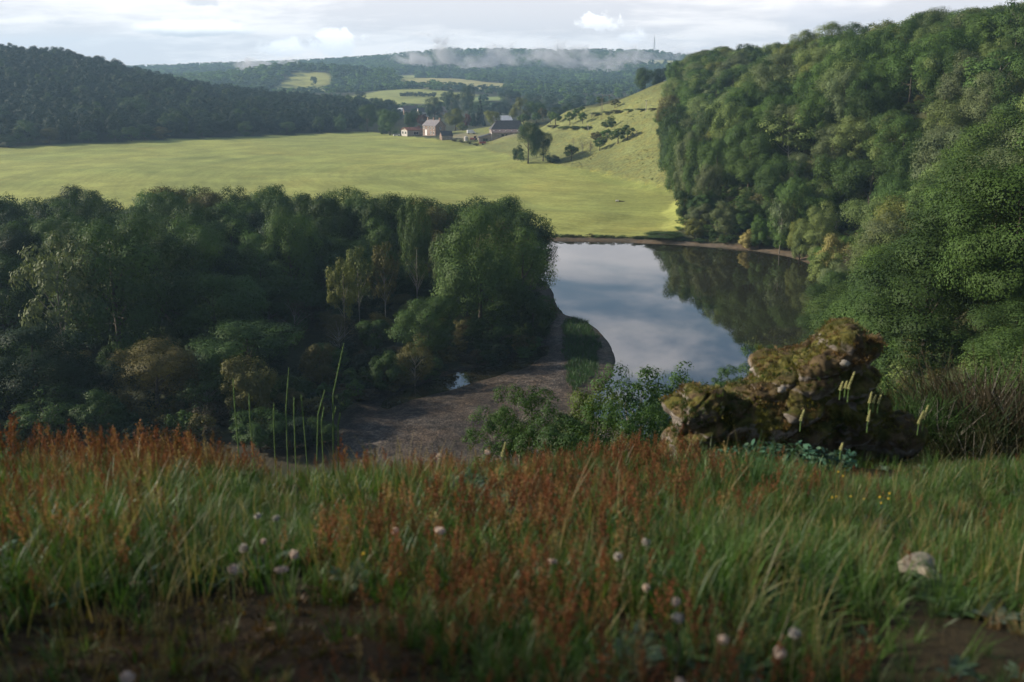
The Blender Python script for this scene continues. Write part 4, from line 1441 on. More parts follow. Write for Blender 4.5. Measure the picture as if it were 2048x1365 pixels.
# small shed
x, y, z = site(884, 281)
h = empty('shed', (x, y, z - .2), R(20), 'small brick shed with dark slate roof at the meadow edge', 'shed')
wall_shell(MB(), 0, 6.6, 0, 5, -1, 3.0, 2.3).build('wall', M_brick, h)
MB().box(.02, 6.58, -.12, -.003, -1, 2.9).build('front_wall', M_stone, h)
gable_roof(0, 6.6, 0, 5, 3.0, 2.3, .3).build('roof', M_slate, h)
opening(h, 'door', ('-x', 0), 1.6, 3.2, -.1, 2.2, M_wood, M_wood)
# barn
x, y, z = site(984, 276, 596)
h = empty('barn', (x, y, z + .7), R(9), 'long barn with dark hipped roof and pinkish tiled lean-to along its front', 'barn')
wall_shell(MB(), 0, 19.5, 2.6, 11, -1, 5.6).build('wall', M_stone, h)
gable_roof(0, 19.5, 2.6, 11, 5.6, 4.6, .3, hip0=4.0, hip1=2.0).build('roof', M_slate, h)
wall_shell(MB(), -.02, 19.4, 0, 2.55, -1, 3.7).build('lean_to_wall', M_stone, h)
MB().box(-.14, -.025, -.05, 2.9, -1, 4.2).build('end_wall', M_render, h)
MB().add([(-.3, -.4, 3.5), (19.8, -.4, 3.5), (19.8, 2.56, 5.4), (-.3, 2.56, 5.4), (-.3, -.4, 3.72), (19.8, -.4, 3.72), (19.8, 2.56, 5.62), (-.3, 2.56, 5.62)],
         [(0, 3, 2, 1), (4, 5, 6, 7), (0, 1, 5, 4), (1, 2, 6, 5), (2, 3, 7, 6), (3, 0, 4, 7)]).build('lean_to_roof', M_ptile, h)
for a, b_ in ((5.6, 7.2), (8.0, 9.2)):
    opening(h, 'window', ('y', 0), a, b_, 1.5, 2.9, M_wood, M_glass)
opening(h, 'door', ('y', 0), 12.3, 14.0, -.2, 3.0, M_white, M_white)
opening(h, 'door', ('y', 0), 14.4, 15.4, -.2, 3.0, M_white, M_white)
for a in (1.0, 4.5, 8, 11.5, 15):
    MB().box(a, a + .5, .9, 1.3, 4.2, 4.95).build('skylight', M_white, h)
# annex of the barn
x, y, z = site(958, 275, 596)
h = empty('outbuilding', (x, y, z - .3), R(9), 'grey outbuilding with mono-pitch roof against the left end of the barn', 'outbuilding')
wall_shell(MB(), 0, 7.4, 0, 6, -1, 2.9).build('wall', M_stone, h)
MB().add([(-.3, -.3, 2.8), (7.3, -.3, 4.9), (7.3, 6.3, 4.9), (-.3, 6.3, 2.8), (-.3, -.3, 3.0), (7.3, -.3, 5.1), (7.3, 6.3, 5.1), (-.3, 6.3, 3.0)],
         [(0, 3, 2, 1), (4, 5, 6, 7), (0, 1, 5, 4), (1, 2, 6, 5), (2, 3, 7, 6), (3, 0, 4, 7)]).build('roof', M_slate, h)
MB().add([(0, 0, 2.9), (7.3, 0, 2.9), (7.3, 0, 4.85)], [(0, 1, 2)]).build('gable', M_stone, h)
opening(h, 'door', ('y', 0), 2.2, 5.2, -.2, 2.5, M_wood, M_glass)
# pale roofed shed behind
x, y, z = site(990, 246, 700)
h = empty('hay_shed', (x, y, z + .5), R(14), 'open shed with bright pale sheet roof behind the barn', 'shed')
wall_shell(MB(), 0, 12, 0, 8, -2, 5.0, 2.8).build('wall', M_slate, h)
gable_roof(0, 12, 0, 8, 5.0, 2.8, .4).build('roof', M_whroof, h)


def tractor(u, v, y, rz, label):
    x, y, z = site(u, v, y)
    e = empty('tractor', (x, y, z), rz, label, 'tractor')
    MB().box(-.45, 1.9, -.4, .4, .75, 1.55).build('bonnet', M_redp, e)
    cb = MB().box(-1.6, -.46, -.75, .75, .9, 1.5).build('cab', M_redp, e)
    MB().box(-1.5, -.55, -.7, .7, 1.5, 2.5).build('glazing', M_glass, cb)
    MB().box(-1.65, -.45, -.8, .8, 2.5, 2.65).build('cab_roof', M_redp, cb)
    MB().tube([(1.2, 0, 1.5), (1.2, 0, 2.4)], .06).build('exhaust', M_steel, e)
    for xx, rd in ((1.4, .5), (-1.0, .85)):
        for s_ in (-1, 1):
            wt_ = MB().tube([(xx, s_ * .65, rd), (xx, s_ * .98, rd)], rd, 14).build('wheel', M_rub, e)
            MB().tube([(xx, s_ * .64, rd), (xx, s_ * 1.0, rd)], rd * .5, 10).build('rim', M_redp, wt_)
    return e


tractor(947, 274, 600, R(160), 'red tractor parked in the yard beside the white trailer')
x, y, z = site(965, 275, 590)
e = empty('farm_trailer', (x, y, z), R(8), 'low red farm trailer in front of the grey outbuilding', 'trailer')
MB().box(-1.9, 1.9, -.9, .9, .7, 1.6).build('body', M_redp, e)
MB().tube([(1.9, 0, .8), (3.2, 0, .6)], .06).build('drawbar', M_steel, e)
for s_ in (-1, 1):
    MB().tube([(0, s_ * .95, .45), (0, s_ * 1.2, .45)], .45, 12).build('wheel', M_rub, e)
x, y, z = site(932, 275, 598)
e = empty('tank', (x, y, z), R(5), 'pale upright storage tank in the farm yard, left of the tractor', 'tank')
MB().tube([(0, 0, 0), (0, 0, 2.3), (0, 0, 2.7)], [1.25, 1.25, .5], 14).build('shell', M_render, e)
MB().tube([(0, 0, 2.6), (0, 0, 2.9)], .25, 8).build('lid', M_steel, e)
x, y, z = site(942, 268, 622)
e = empty('van', (x, y, z), R(12), 'white van standing behind the storage tank', 'van')
MB().box(-2.4, 1.3, -.95, .95, .5, 2.3).add([(1.3, -.93, .5), (2.5, -.93, .5), (2.5, .93, .5), (1.3, .93, .5), (1.3, -.93, 2.25), (1.9, -.93, 1.3), (2.5, -.93, 1.2), (2.5, .93, 1.2), (1.9, .93, 1.3), (1.3, .93, 2.25)],
    [(0, 1, 6, 5, 4), (2, 3, 9, 8, 7), (1, 2, 7, 6), (6, 7, 8, 5), (5, 8, 9, 4), (0, 3, 2, 1)]).build('body', M_white, e)
MB().add([(1.42, -.8, 2.12), (1.9, -.8, 1.36), (1.9, .8, 1.36), (1.42, .8, 2.12)], [(0, 1, 2, 3)]).build('windscreen', M_glass, e)
for xx in (-1.5, 1.6):
    for s_ in (-1, 1):
        MB().tube([(xx, s_ * .8, .35), (xx, s_ * .98, .35)], .35, 12).build('wheel', M_rub, e)
x, y, z = site(793, 270, 650)
e = empty('parked_car', (x, y, z), R(20), 'pale car parked under the trees left of the red-roofed cabin', 'car')
MB().box(-2.1, 2.1, -.85, .85, .35, .95).build('body', M_white, e)
MB().add([(-1.5, -.8, .95), (1.1, -.8, .95), (1.1, .8, .95), (-1.5, .8, .95), (-1.0, -.7, 1.5), (.4, -.7, 1.5), (.4, .7, 1.5), (-1.0, .7, 1.5)], [(0, 1, 5, 4), (1, 2, 6, 5), (2, 3, 7, 6), (3, 0, 4, 7), (4, 5, 6, 7)]).build('cabin_glass', M_glass, e)
for xx in (-1.3, 1.3):
    for s_ in (-1, 1):
        MB().tube([(xx, s_ * .7, .33), (xx, s_ * .88, .33)], .33, 12).build('wheel', M_rub, e)
# wooden fence by the shed
x, y, z = site(907, 281)
e = empty('paddock_fence', (x, y, z), R(-12), 'short post and rail fence from the shed into the yard', 'fence')
for i in range(6):
    MB().box(i * 1.9 - .07, i * 1.9 + .07, -.07, .07, -.6, 1.25).build('post', M_wood, e)
for k in (.5, 1.0):
    MB().box(-.1, 9.6, .075, .13, k, k + .14).build('rail', M_wood, e)
# village roofs far behind
for u, v, y, rz, L, lb, wm, rm in [(808, 222, 960, 12, 12, 'village house with dark roof, left of the small round tree', M_brick, M_slate), (868, 226, 960, -8, 12, 'village house behind the large bluish tree, with brown roof', M_brick, M_slate),
                                   (838, 226, 930, 20, 9, 'low village cottage between the other two roofs', M_render, M_slate)]:
    x, y, z = site(u, v, y)
    h = empty('village_house', (x, y, z), R(rz), lb, 'house', 'village houses in the valley')
    wall_shell(MB(), 0, L, 0, 8, -2, 4.5, 3.6).build('wall', wm, h)
    rf = gable_roof(0, L, 0, 8, 4.5, 3.6).build('roof', rm, h)
    MB().box(L - 1.3, L - .5, 3.6, 4.4, 7, 9.3).build('chimney', wm, rf)
    for wx in (1.6, L - 3.4):
        opening(h, 'window', ('y', 0), wx, wx + 1.3, 1.2, 2.9, M_white, M_glass)
x, y, z = site(752, 216, 1000)
e = empty('polytunnel', (x, y, z), R(4), 'long white polytunnel in the valley below the lower field', 'polytunnel')
mb = MB()
pr = [(math.cos(a) * 3.2, math.sin(a) * 3.0) for a in np.linspace(0, math.pi, 11)]
mb.add([(0, p[0], p[1]) for p in pr] + [(26, p[0], p[1]) for p in pr], [(i, i + 1, i + 12, i + 11) for i in range(10)] + [tuple(range(11))[::-1], tuple(range(11, 22))])
mb.build('cover', M_white, e)
MB().box(25.9, 26.1, -1, 1, 0, 2.2).build('door', M_steel, e)

# ------------------------------------------------------------------ poles, posts and masts
def pole(u, v, hp, label, name='utility_pole', r=.11, mat=None, lean=0.0, arm=True, y=None, cat='pole'):
    x, y, z = site(u, v, y)
    _, _, fw = project(x, y, z)
    hh = hp * fw / F
    e = empty(name, (x, y, z - .3), 0, label, cat)
    MB().tube([(0, 0, 0), (lean * .5, 0, hh * .5), (lean, 0, hh)], [r, r * .9, r * .7], 8).build('shaft', mat or M_wood, e)
    if arm:
        cr_ = MB().box(lean - .8, lean + .8, -.06, .06, hh - .5, hh - .35).build('crossarm', M_wood, e)
        for s_ in (-.7, 0.0, .7):
            MB().tube([(lean + s_, 0, hh - .35), (lean + s_, 0, hh - .1)], .05, 6).build('insulator', M_white, cr_)


pole(1202, 240, 44, 'front one of two telegraph poles in the upper orchard')
pole(1205, 222, 34, 'rear one of two telegraph poles in the upper orchard')
pole(1218, 211, 22, 'thin pole on the grassy skyline, right of the telegraph poles')
pole(1292, 223, 24, 'pale pole on the upper hill close to the wooded slope', mat=M_render, r=.12)
pole(1177, 261, 14, 'pale leaning post between the two orchard rows', name='fence_post', mat=M_render, r=.13, lean=-.5, arm=False, cat='post')
pole(1033, 321, 12, 'dark fence post left of the big meadow tree', name='fence_post', r=.1, arm=False, cat='post')


def mast(u, v, hp, y, wd, label):
    x, y, z = site(u, v, y)
    hh = hp * y / F
    e = empty('radio_mast', (x, y, z), 0, label, 'mast')
    mb = MB()
    cs = [(-1, -1), (1, -1), (1, 1), (-1, 1)]
    for sx, sy in cs:
        mb.tube([(sx * wd, sy * wd, 0), (sx * wd * .25, sy * wd * .25, hh)], .32, 5)
    nl = 9
    for i in range(nl):
        k0, k1 = 1 - .75 * i / nl, 1 - .75 * (i + 1) / nl
        for q_ in range(4):
            a, b_ = cs[q_], cs[(q_ + 1) % 4]
            mb.tube([(a[0] * wd * k0, a[1] * wd * k0, hh * i / nl), (b_[0] * wd * k1, b_[1] * wd * k1, hh * (i + 1) / nl)], .18, 4)
    mb.build('lattice', M_steel, e)
    MB().tube([(0, 0, hh * .9), (0, 0, hh * 1.12)], .3, 5).build('aerial', M_steel, e)


mast(1308, 112, 34, 2790, 2.2, 'tall lattice mast on the far skyline at the right')
mast(1115, 104, 18, 2830, .8, 'short lattice mast on the middle of the far skyline')

# pale thing lying in the meadow
x, y, z = ground_at(1234, 404)
e = empty('fallen_log', (x, y, z), R(-8), 'short pale log lying alone in the mown meadow', 'log')
MB().tube([(-.5, 0, .28), (.1, .05, .3), (.6, 0, .26)], [.26, .3, .24], 9).build('trunk_piece', plain('bare_wood', (.62, .58, .5), .8), e)
MB().tube([(.6, 0, .25), (1.6, .1, .2), (2.4, 0, .1)], [.22, .14, .06], 7).build('branch', M_bark, e)

# ------------------------------------------------------------------ rags of mist on the far hill
m = bpy.data.materials.new('mist_vapour')
m.use_nodes = True
t = NT(m.node_tree)
t.n.clear()
o_ = t.node('ShaderNodeOutputMaterial')
co = t.node('ShaderNodeTexCoord').outputs['Object']
pw = t.node('ShaderNodeNewGeometry').outputs['Position']
rr_ = t.vmath('LENGTH', co)
nz = t.noise(t.vmath('MULTIPLY', pw, (.020, .012, .024)), 1.0, 6, .66, .8)
dn = t.ramp(t.math('SUBTRACT', t.math('ADD', t.math('MULTIPLY', nz, 3.2), -1.05), rr_), 0.0, .7)
pv = t.node('ShaderNodeVolumePrincipled')
pv.inputs['Color'].default_value = (.97, .97, 1, 1)
t.put(pv.inputs['Density'], t.math('MULTIPLY', dn, .026))
pv.inputs['Anisotropy'].default_value = .3
t.l.new(pv.outputs[0], o_.inputs['Volume'])


def ico(sub):
    bm = bmesh.new()
    bmesh.ops.create_icosphere(bm, subdivisions=sub, radius=1)
    v_ = np.array([p.co[:] for p in bm.verts])
    f_ = np.array([[q_.index for q_ in p.verts] for p in bm.faces])
    bm.free()
    return v_, f_


IV, IF = ico(2)
for u, v, wu, wv, tilt, y, lb in [(885, 120, 52, 44, -.6, 2300, 'bright slanting rag of mist, second from left on the far hill'), (832, 120, 48, 26, .1, 2350, 'faint rag of mist left of the bright slanting one'),
                                  (1020, 124, 74, 40, -.1, 2300, 'broad low bank of mist in the middle of the far hill'), (1145, 126, 84, 42, -.25, 2250, 'drifting bank of mist right of the middle one'),
                                  (1232, 128, 64, 30, .1, 2300, 'thin veil of mist under the pale high field'), (1308, 114, 60, 30, .1, 2400, 'mist at the foot of the tall mast'),
                                  (960, 132, 70, 24, .15, 2200, 'thin drifting veil of mist between the slanting rag and the middle bank'), (1085, 112, 60, 22, .2, 2450, 'thin mist on the crest left of the drifting bank'), (1190, 138, 80, 20, -.1, 2150, 'faint low veil of mist below the drifting bank'),
                                  (585, 126, 30, 22, .2, 2200, 'small bright puff of mist left of the lone field tree'), (520, 128, 60, 14, 0, 2250, 'low streak of mist over the left far wood')]:
    x, y, z = at_y(u, v, y)
    o = link('mist', mesh_np('mist', IV, IF, m), None, (x, y, z))
    o.scale = (wu * y / F * 1.5, 100, wv * y / F * 1.5)
    o.rotation_euler = (0, -tilt, 0)
    tag(o, lb, 'mist', 'rags of mist on the far hill', 'stuff')

# ------------------------------------------------------------------ the mossy boulder on the hilltop edge
from mathutils import noise as mnoise
BX, BY = 2.055, 7.35
PXM = 0.00396


def bl(u, v):
    return (u - 1545) * PXM, (905 - v) * PXM


def superball(cx_, cz_, rx, rz_, ry, y0, tilt=0.0, p=3.0, seed=0):
    vs, fs = ico(4)
    e_ = (np.abs(vs) ** p).sum(1) ** (1 / p)
    vs = vs / e_[:, None]
    vs = vs * np.array([rx, ry, rz_])
    c, s = math.cos(tilt), math.sin(tilt)
    X = vs[:, 0] * c - vs[:, 2] * s
    Z = vs[:, 0] * s + vs[:, 2] * c
    return np.stack([X + cx_, vs[:, 1] + y0, Z + cz_], 1), fs


lumps = []
for (u, v, ru, rv, ry, y0, tl, p_) in [(1398, 850, 56, 96, .26, .0, .10, 3.4), (1372, 880, 42, 70, .2, -.05, .15, 3.0), (1470, 855, 84, 88, .36, .08, -.05, 2.6), (1560, 850, 110, 92, .42, .1, 0.0, 2.4),
                                       (1668, 790, 84, 84, .40, .32, .30, 2.4), (1640, 728, 118, 26, .42, .36, .33, 3.4), (1600, 780, 110, 40, .42, .3, .36, 3.0), (1694, 745, 42, 76, .36, .34, -.08, 3.6), (1700, 850, 80, 70, .36, .2, -.25, 2.4), (1780, 868, 78, 40, .30, .2, -.3, 2.2),
                                       (1540, 930, 205, 80, .5, .2, 0, 2.6), (1600, 1000, 230, 130, .55, .35, 0, 2.6)]:
    cx_, cz_ = bl(u, v)
    lumps.append(superball(cx_, cz_, ru * PXM, rv * PXM, ry, y0, tl, p_))
V_, F_ = [], []
o_n = 0
for a, b_ in lumps:
    V_.append(a)
    F_.append(b_ + o_n)
    o_n += len(a)
tmp = bpy.data.objects.new('tmp_rock', mesh_np('tmp_rock', np.concatenate(V_), np.concatenate(F_)))
COL.objects.link(tmp)
rm = tmp.modifiers.new('r', 'REMESH')
rm.mode = 'VOXEL'
rm.voxel_size = .0135
dg = bpy.context.evaluated_depsgraph_get()
rk = bpy.data.meshes.new_from_object(tmp.evaluated_get(dg))
bpy.data.objects.remove(tmp)
nv = len(rk.vertices)
co = np.empty(nv * 3, np.float32)
rk.vertices.foreach_get('co', co)
co = co.reshape(-1, 3)
no = np.empty(nv * 3, np.float32)
rk.vertices.foreach_get('normal', no)
no = no.reshape(-1, 3)
dsp = np.zeros(nv)
for i in range(nv):
    p_ = Vector(co[i])
    st = mnoise.noise(Vector((p_.x * 2.0 + p_.z * 1.2, p_.y * 3, p_.z * 8.0 - p_.x * 3.0)))      # tilted beds
    vd = mnoise.voronoi(Vector((p_.x * 1.7 + p_.z * .6, p_.y * 1.7, p_.z * 3.4 - p_.x * 1.5)))[0]
    crk = max(0.0, 1 - (vd[1] - vd[0]) / .07)
    dsp[i] = -.035 * crk + .05 * (.5 - vd[0]) + .065 * mnoise.noise(p_ * 2.6 + Vector((3, 1, 7))) + .085 * st + .07 * (abs(mnoise.noise(p_ * 5.0)) - .25) + .016 * mnoise.noise(p_ * 22) + .008 * mnoise.noise(p_ * 50)
co2 = co + no * dsp[:, None]
rk.vertices.foreach_set('co', co2.astype(np.float32).ravel())
rk.polygons.foreach_set('use_smooth', np.ones(len(rk.polygons), dtype=bool))
rk.update()
m, t, b = mk_mat('mossy_rock')
pos = t.node('ShaderNodeTexCoord').outputs['Object']
nrm = t.node('ShaderNodeSeparateXYZ')
t.put(nrm.inputs[0], t.node('ShaderNodeNewGeometry').outputs['Normal'])
stone = t.mix(t.ramp(t.noise(pos, 5, 6, .65, .5), .35, .66), (.12, .10, .08), (.34, .30, .26))
stone = t.mix(t.ramp(t.noise(pos, 13, 4, .6), .62, .72), stone, (.50, .47, .43))
dirt = t.mix(t.ramp(t.noise(pos, 9, 5, .6), .4, .65), (.060, .042, .024), (.145, .105, .055))
moss = t.mix(t.ramp(t.noise(pos, 6.5, 6, .65), .38, .66), (.045, .048, .013), (.155, .140, .034))
gr = t.mix(t.ramp(t.noise(pos, 3.3, 5, .6, .4), .44, .58), moss, dirt)
mfac = t.ramp(t.math('ADD', t.math('ADD', nrm.outputs[2], t.math('MULTIPLY', nrm.outputs[0], .35)), t.math('MULTIPLY', t.noise(pos, 3.6, 6, .7), 1.5)),   .50, .92)
col = t.mix(mfac, stone, gr)
t.put(b.inputs['Base Color'], col)
b.inputs['Roughness'].default_value = .95
b.inputs['Specular IOR Level'].default_value = .15
bn = t.node('ShaderNodeBump')
bn.inputs['Strength'].default_value = .9
bn.inputs['Distance'].default_value = .02
t.put(bn.inputs['Height'], t.math('ADD', t.noise(pos, 45, 6, .7), t.math('MULTIPLY', t.noise(pos, 170, 3, .6), .6)))
t.put(b.inputs['Normal'], bn.outputs[0])
rk.materials.append(m)
rz0 = at_y(1545, 905, BY)[2]
rock = link('boulder', rk, None, (BX, BY, rz0 - .05))
tag(rock, 'large mossy boulder on the hilltop edge above the lake', 'boulder')
# smaller stones that show on it
m_rock = m
M_lich = plain('lichened_stone', (.21, .19, .16), .95, .4, 9, .2, .6, 30)
for u, v, r_, y0 in [(1562, 795, 20, -.30), (1541, 752, 8, -.18), (1664, 706, 9, -.10), (1350, 862, 18, -.2), (1490, 880, 14, -.4)]:
    cx_, cz_ = bl(u, v)
    vs, fs = ico(3)
    vs = vs * (1 + .16 * np.sin(vs @ np.array([4, 3, 5]) + u))[:, None] * np.array([1, .8, .82]) * r_ * PXM
    link('stone', mesh_np('stone', vs, fs, m_rock if r_ > 12 else M_lich, True), rock, (cx_, y0, cz_ + .02))

# ------------------------------------------------------------------ small plants: meshes to scatter
def blades(name, seed, n, h, spread, wd, bend, mat, mix_tip=0.0, nseg=4):
    g = np.random.default_rng(seed)
    vs, fs, lum, hue = [], [], [], []
    for i in range(n):
        a = g.uniform(0, 6.28)
        r0 = spread * math.sqrt(g.random())
        p = np.array([r0 * math.cos(a), r0 * math.sin(a), -.01])
        da = a + g.normal(0, .9)
        d = np.array([math.cos(da), math.sin(da), 0])
        sd_ = np.array([-math.sin(da), math.cos(da), 0])
        hh = h * g.uniform(.45, 1.1)
        bd = bend * g.uniform(.2, 1.3)
        b0 = len(vs)
        for k in range(nseg + 1):
            s = k / nseg
            q_ = p + np.array([0, 0, hh * (s - .28 * bd * s * s)]) + d * hh * bd * (.15 * s + .75 * s * s)
            ww = wd * (1 - s ** 1.7) * g.uniform(.9, 1.1) + .0004
            vs += [q_ - sd_ * ww, q_ + sd_ * ww]
            if k:
                j = b0 + 2 * k
                fs.append((j - 2, j - 1, j + 1, j))
                lum.append(np.clip(.3 + .4 * s + g.normal(0, .12), 0, 1))
                hue.append(np.clip(g.normal(.2, .2) + mix_tip * s, 0, 1))
    return finish_leaves(name, np.array(vs), np.array(fs), np.array(lum), np.array(hue), mat)


M_grass = leaf_mat('grass_blade', 'instance', .38, .45, .5, None, .26)
M_sorrel = leaf_mat('sorrel_seed', 'instance', .30, .7, .35)


def sorrel(name, seed, h=.26):
    g = np.random.default_rng(seed)
    vs, fs, lum, hue = [], [], [], []

    def strip(p, q_, w0, w1, l_):
        d = unit(q_ - p)
        for ax in (np.array([1., 0, 0]), np.array([0, 1., 0])):
            s = unit(np.cross(d, ax))
            b0 = len(vs)
            vs.extend([p - s * w0, p + s * w0, q_ + s * w1, q_ - s * w1])
            fs.append((b0, b0 + 1, b0 + 2, b0 + 3))
            lum.append(l_)
            hue.append(g.random())

    def seeds(p, q_, n):
        for k in range(n):
            s = (k + .5) / n
            c = p + (q_ - p) * s + g.normal(0, .004, 3)
            r_ = g.uniform(.0022, .0042)
            a, b_ = unit(g.normal(size=3)), None
            b_ = unit(np.cross(a, g.normal(size=3)))
            b0 = len(vs)
            vs.extend([c + a * r_ * 1.3, c + b_ * r_, c - a * r_ * 1.3, c - b_ * r_])
            fs.append((b0, b0 + 1, b0 + 2, b0 + 3))
            lum.append(np.clip(g.normal(.6, .22), 0, 1))
            hue.append(g.random())
    lean = g.normal(0, .10, 2)
    pts = [np.array([lean[0] * s * s * h, lean[1] * s * s * h, s * h]) for s in np.linspace(0, 1, 6)]
    for a, b_ in zip(pts[:-1], pts[1:]):
        strip(a, b_, .0012, .0010, .25)
    for k in range(7):
        s = .48 + .5 * k / 7
        p = pts[0] + (pts[-1] - pts[0]) * s
        a = k * 2.4 + g.uniform(-.5, .5)
        L = h * (.34 - .28 * (s - .48) / .5) * g.uniform(.7, 1.1)
        q_ = p + np.array([math.cos(a) * L * .42, math.sin(a) * L * .42, L * .85])
        strip(p, q_, .0008, .0006, .35)
        seeds(p + (q_ - p) * .15, q_, int(4 + L * 150))
    seeds(pts[-2], pts[-1] + np.array([0, 0, .02]), 9)
    return finish_leaves(name, np.array(vs), np.array(fs), np.array(lum), np.array(hue), M_sorrel)


def herb(name, seed, n, ln, wd, up, mat):
    """a low rosette of broad leaves"""
    g = np.random.default_rng(seed)
    vs, fs, lum, hue = [], [], [], []
    for i in range(n):
        a = i * 2.4 + g.uniform(-.3, .3)
        d = np.array([math.cos(a), math.sin(a), 0])
        s = np.array([-math.sin(a), math.cos(a), 0])
        L = ln * g.uniform(.6, 1.1)
        u_ = up * g.uniform(.5, 1.3)
        b0 = len(vs)
        ks = [(0, .15), (.35, .8), (.68, 1.0), (1.0, .1)]
        for k, w_ in ks:
            p = d * L * k + np.array([0, 0, .01 + L * (u_ * k - .5 * u_ * k * k)])
            vs.extend([p - s * wd * w_, p + s * wd * w_])
        for k in range(3):
            j = b0 + 2 * k
            fs.append((j, j + 1, j + 3, j + 2))
            lum.append(np.clip(g.normal(.5, .2), 0, 1))
            hue.append(g.random() * .5)
    return finish_leaves(name, np.array(vs), np.array(fs), np.array(lum), np.array(hue), mat)


GR = [source('grass_tuft', blades('grass_tuft', 20 + i, 20, .15, .032, .0017, .75, M_grass, .25)) for i in range(5)]
GRL = [source('long_grass_tuft', blades('long_grass_tuft', 40 + i, 20, .24, .035, .0019, .6, M_grass, .3, 5)) for i in range(4)]
ST = [source('seeding_grass', blades('seeding_grass', 140 + i, 5, .34, .03, .0010, .35, M_grass, .8, 5)) for i in range(3)]
WB = [source('wide_blade_tuft', blades('wide_blade_tuft', 150 + i, 6, .15, .03, .0042, .9, M_grass, .1, 5)) for i in range(4)]
SO = [source('sorrel_stem', sorrel('sorrel_stem', 60 + i, .24 + .02 * (i % 3))) for i in range(7)]
HE = [source('herb_rosette', herb('herb_rosette', 80 + i, 10, .075, .011, .7, M_grass)) for i in range(4)]
MO = [source('moss_tuft', blades('moss_tuft', 90 + i, 26, .028, .035, .0028, .9, M_grass, .2, 2)) for i in range(4)]


def top_points(dens, y0=.4, y1=9.5, pad=3.4, lim=None):
    n = int(dens * (y1 - y0) * (1.08 * (y1 + y0) / 2 + 2 * pad))
    n = int(dens * (y1 - y0) * 2 * (.54 * y1 + pad) * 1.09)
    y = rng.uniform(y0, y1, n)
    x = rng.uniform(-1, 1, n) * (.54 * y1 + pad)
    k = (np.abs(x) < .54 * y + pad) & (y < edge_y(x) + 1.1) & (rng.random(len(x)) > 1.1 * blob(x, y, 2.0, 6.55, .9, .55))
    return x[k], y[k]


def blob(x, y, cx_, cy_, rx, ry):
    return np.exp(-(((x - cx_) / rx) ** 2 + ((y - cy_) / ry) ** 2))


def scat_top(name, label, cat, x, y, srcs, smin, smax, cols, tilt=.12, hmul=None, sink=0.0):
    n = len(x)
    z = terrain(x, y) - sink
    mound = .55 + .75 * np.clip(.5 + .95 * fbm(x * 1.0 + 2.7, y + 8.1, 1.25, 2), 0, 1)
    hmul = mound if hmul is None else hmul * mound
    rot = np.stack([rng.normal(0, tilt, n), rng.normal(0, tilt, n), rng.uniform(0, 6.28, n)], 1)
    s_ = rng.uniform(smin, smax, n)
    if hmul is not None:
        s_ = s_ * hmul
    sc = np.stack([s_, s_, s_ * rng.uniform(.85, 1.15, n)], 1)
    cl_ = np.array([c[0] for c in cols])
    pr = np.array([c[1] for c in cols], float)
    ti = cl_[rng.choice(len(cols), n, p=pr / pr.sum())] * rng.uniform(.75, 1.25, (n, 1))
    return scatter(name, label, cat, np.stack([x, y, z], 1), rot, sc, rng.integers(0, len(srcs), n), ti, srcs)


G_GREEN = [((.062, .122, .024), 4), ((.042, .090, .022), 4), ((.080, .120, .050), 2), ((.12, .12, .045), .9), ((.10, .070, .032), .9)]
G_DRY = [((.30, .22, .11), 3), ((.20, .13, .06), 2), ((.13, .12, .05), 1)]
# short green turf
x, y = top_points(520)
nz_ = fbm(x, y, .8, 3)
bare_ = blob(x, y, -.95, 2.15, .62, .7) * 1.15 + blob(x, y, -.9, 1.3, .5, .6)
k = rng.random(len(x)) < np.clip(.66 + 1.5 * nz_ + .8 * fbm(x, y, 2.6, 2) - bare_ * 1.3, .03, 1)
scat_top('grass', 'short green grass growing over the hilltop', 'grass', x[k], y[k], GR, .5, 1.15, G_GREEN, .22)
# longer grass in drifts
x, y = top_points(170)
nz_ = fbm(x + 9, y, .6, 3)
d_ = .10 + .8 * blob(x, y, -1.15, 4.3, .95, 1.6) + .8 * blob(x, y, 1.0, 3.0, .9, .9) + .5 * blob(x, y, 2.4, 5.0, 1.3, 1.1) + .5 * blob(x, y, -2.6, 5.4, .8, 1.2) + .7 * nz_ + .5 * fbm(x, y, 2.2, 2) - .6 * blob(x, y, -.95, 2.0, .6, .8)
k = rng.random(len(x)) < np.clip(d_, 0, 1)
scat_top('long_grass', 'taller bright green grass in drifts on the hilltop', 'grass', x[k], y[k], GRL, .45, .95, G_GREEN[:4], .2)
x, y = top_points(34)
k = rng.random(len(x)) < np.clip(.35 + fbm(x + 3, y - 2, 1.1, 3), 0, 1)
scat_top('wide_grass', 'broad-bladed pale and blue-green grass scattered over the hilltop', 'grass', x[k], y[k], WB, .6, 1.25, [((.075, .115, .055), 3), ((.06, .12, .025), 2), ((.11, .14, .08), 1)], .25)
x, y = top_points(70)
k = rng.random(len(x)) < np.clip(.35 + .8 * fbm(x - 13, y + 6, .9, 3), 0, 1)
scat_top('seeding_grass', 'thin straw-coloured seeding grass stalks', 'grass', x[k], y[k], ST, .6, 1.05, [((.26, .20, .10), 3), ((.16, .15, .06), 2)], .18)
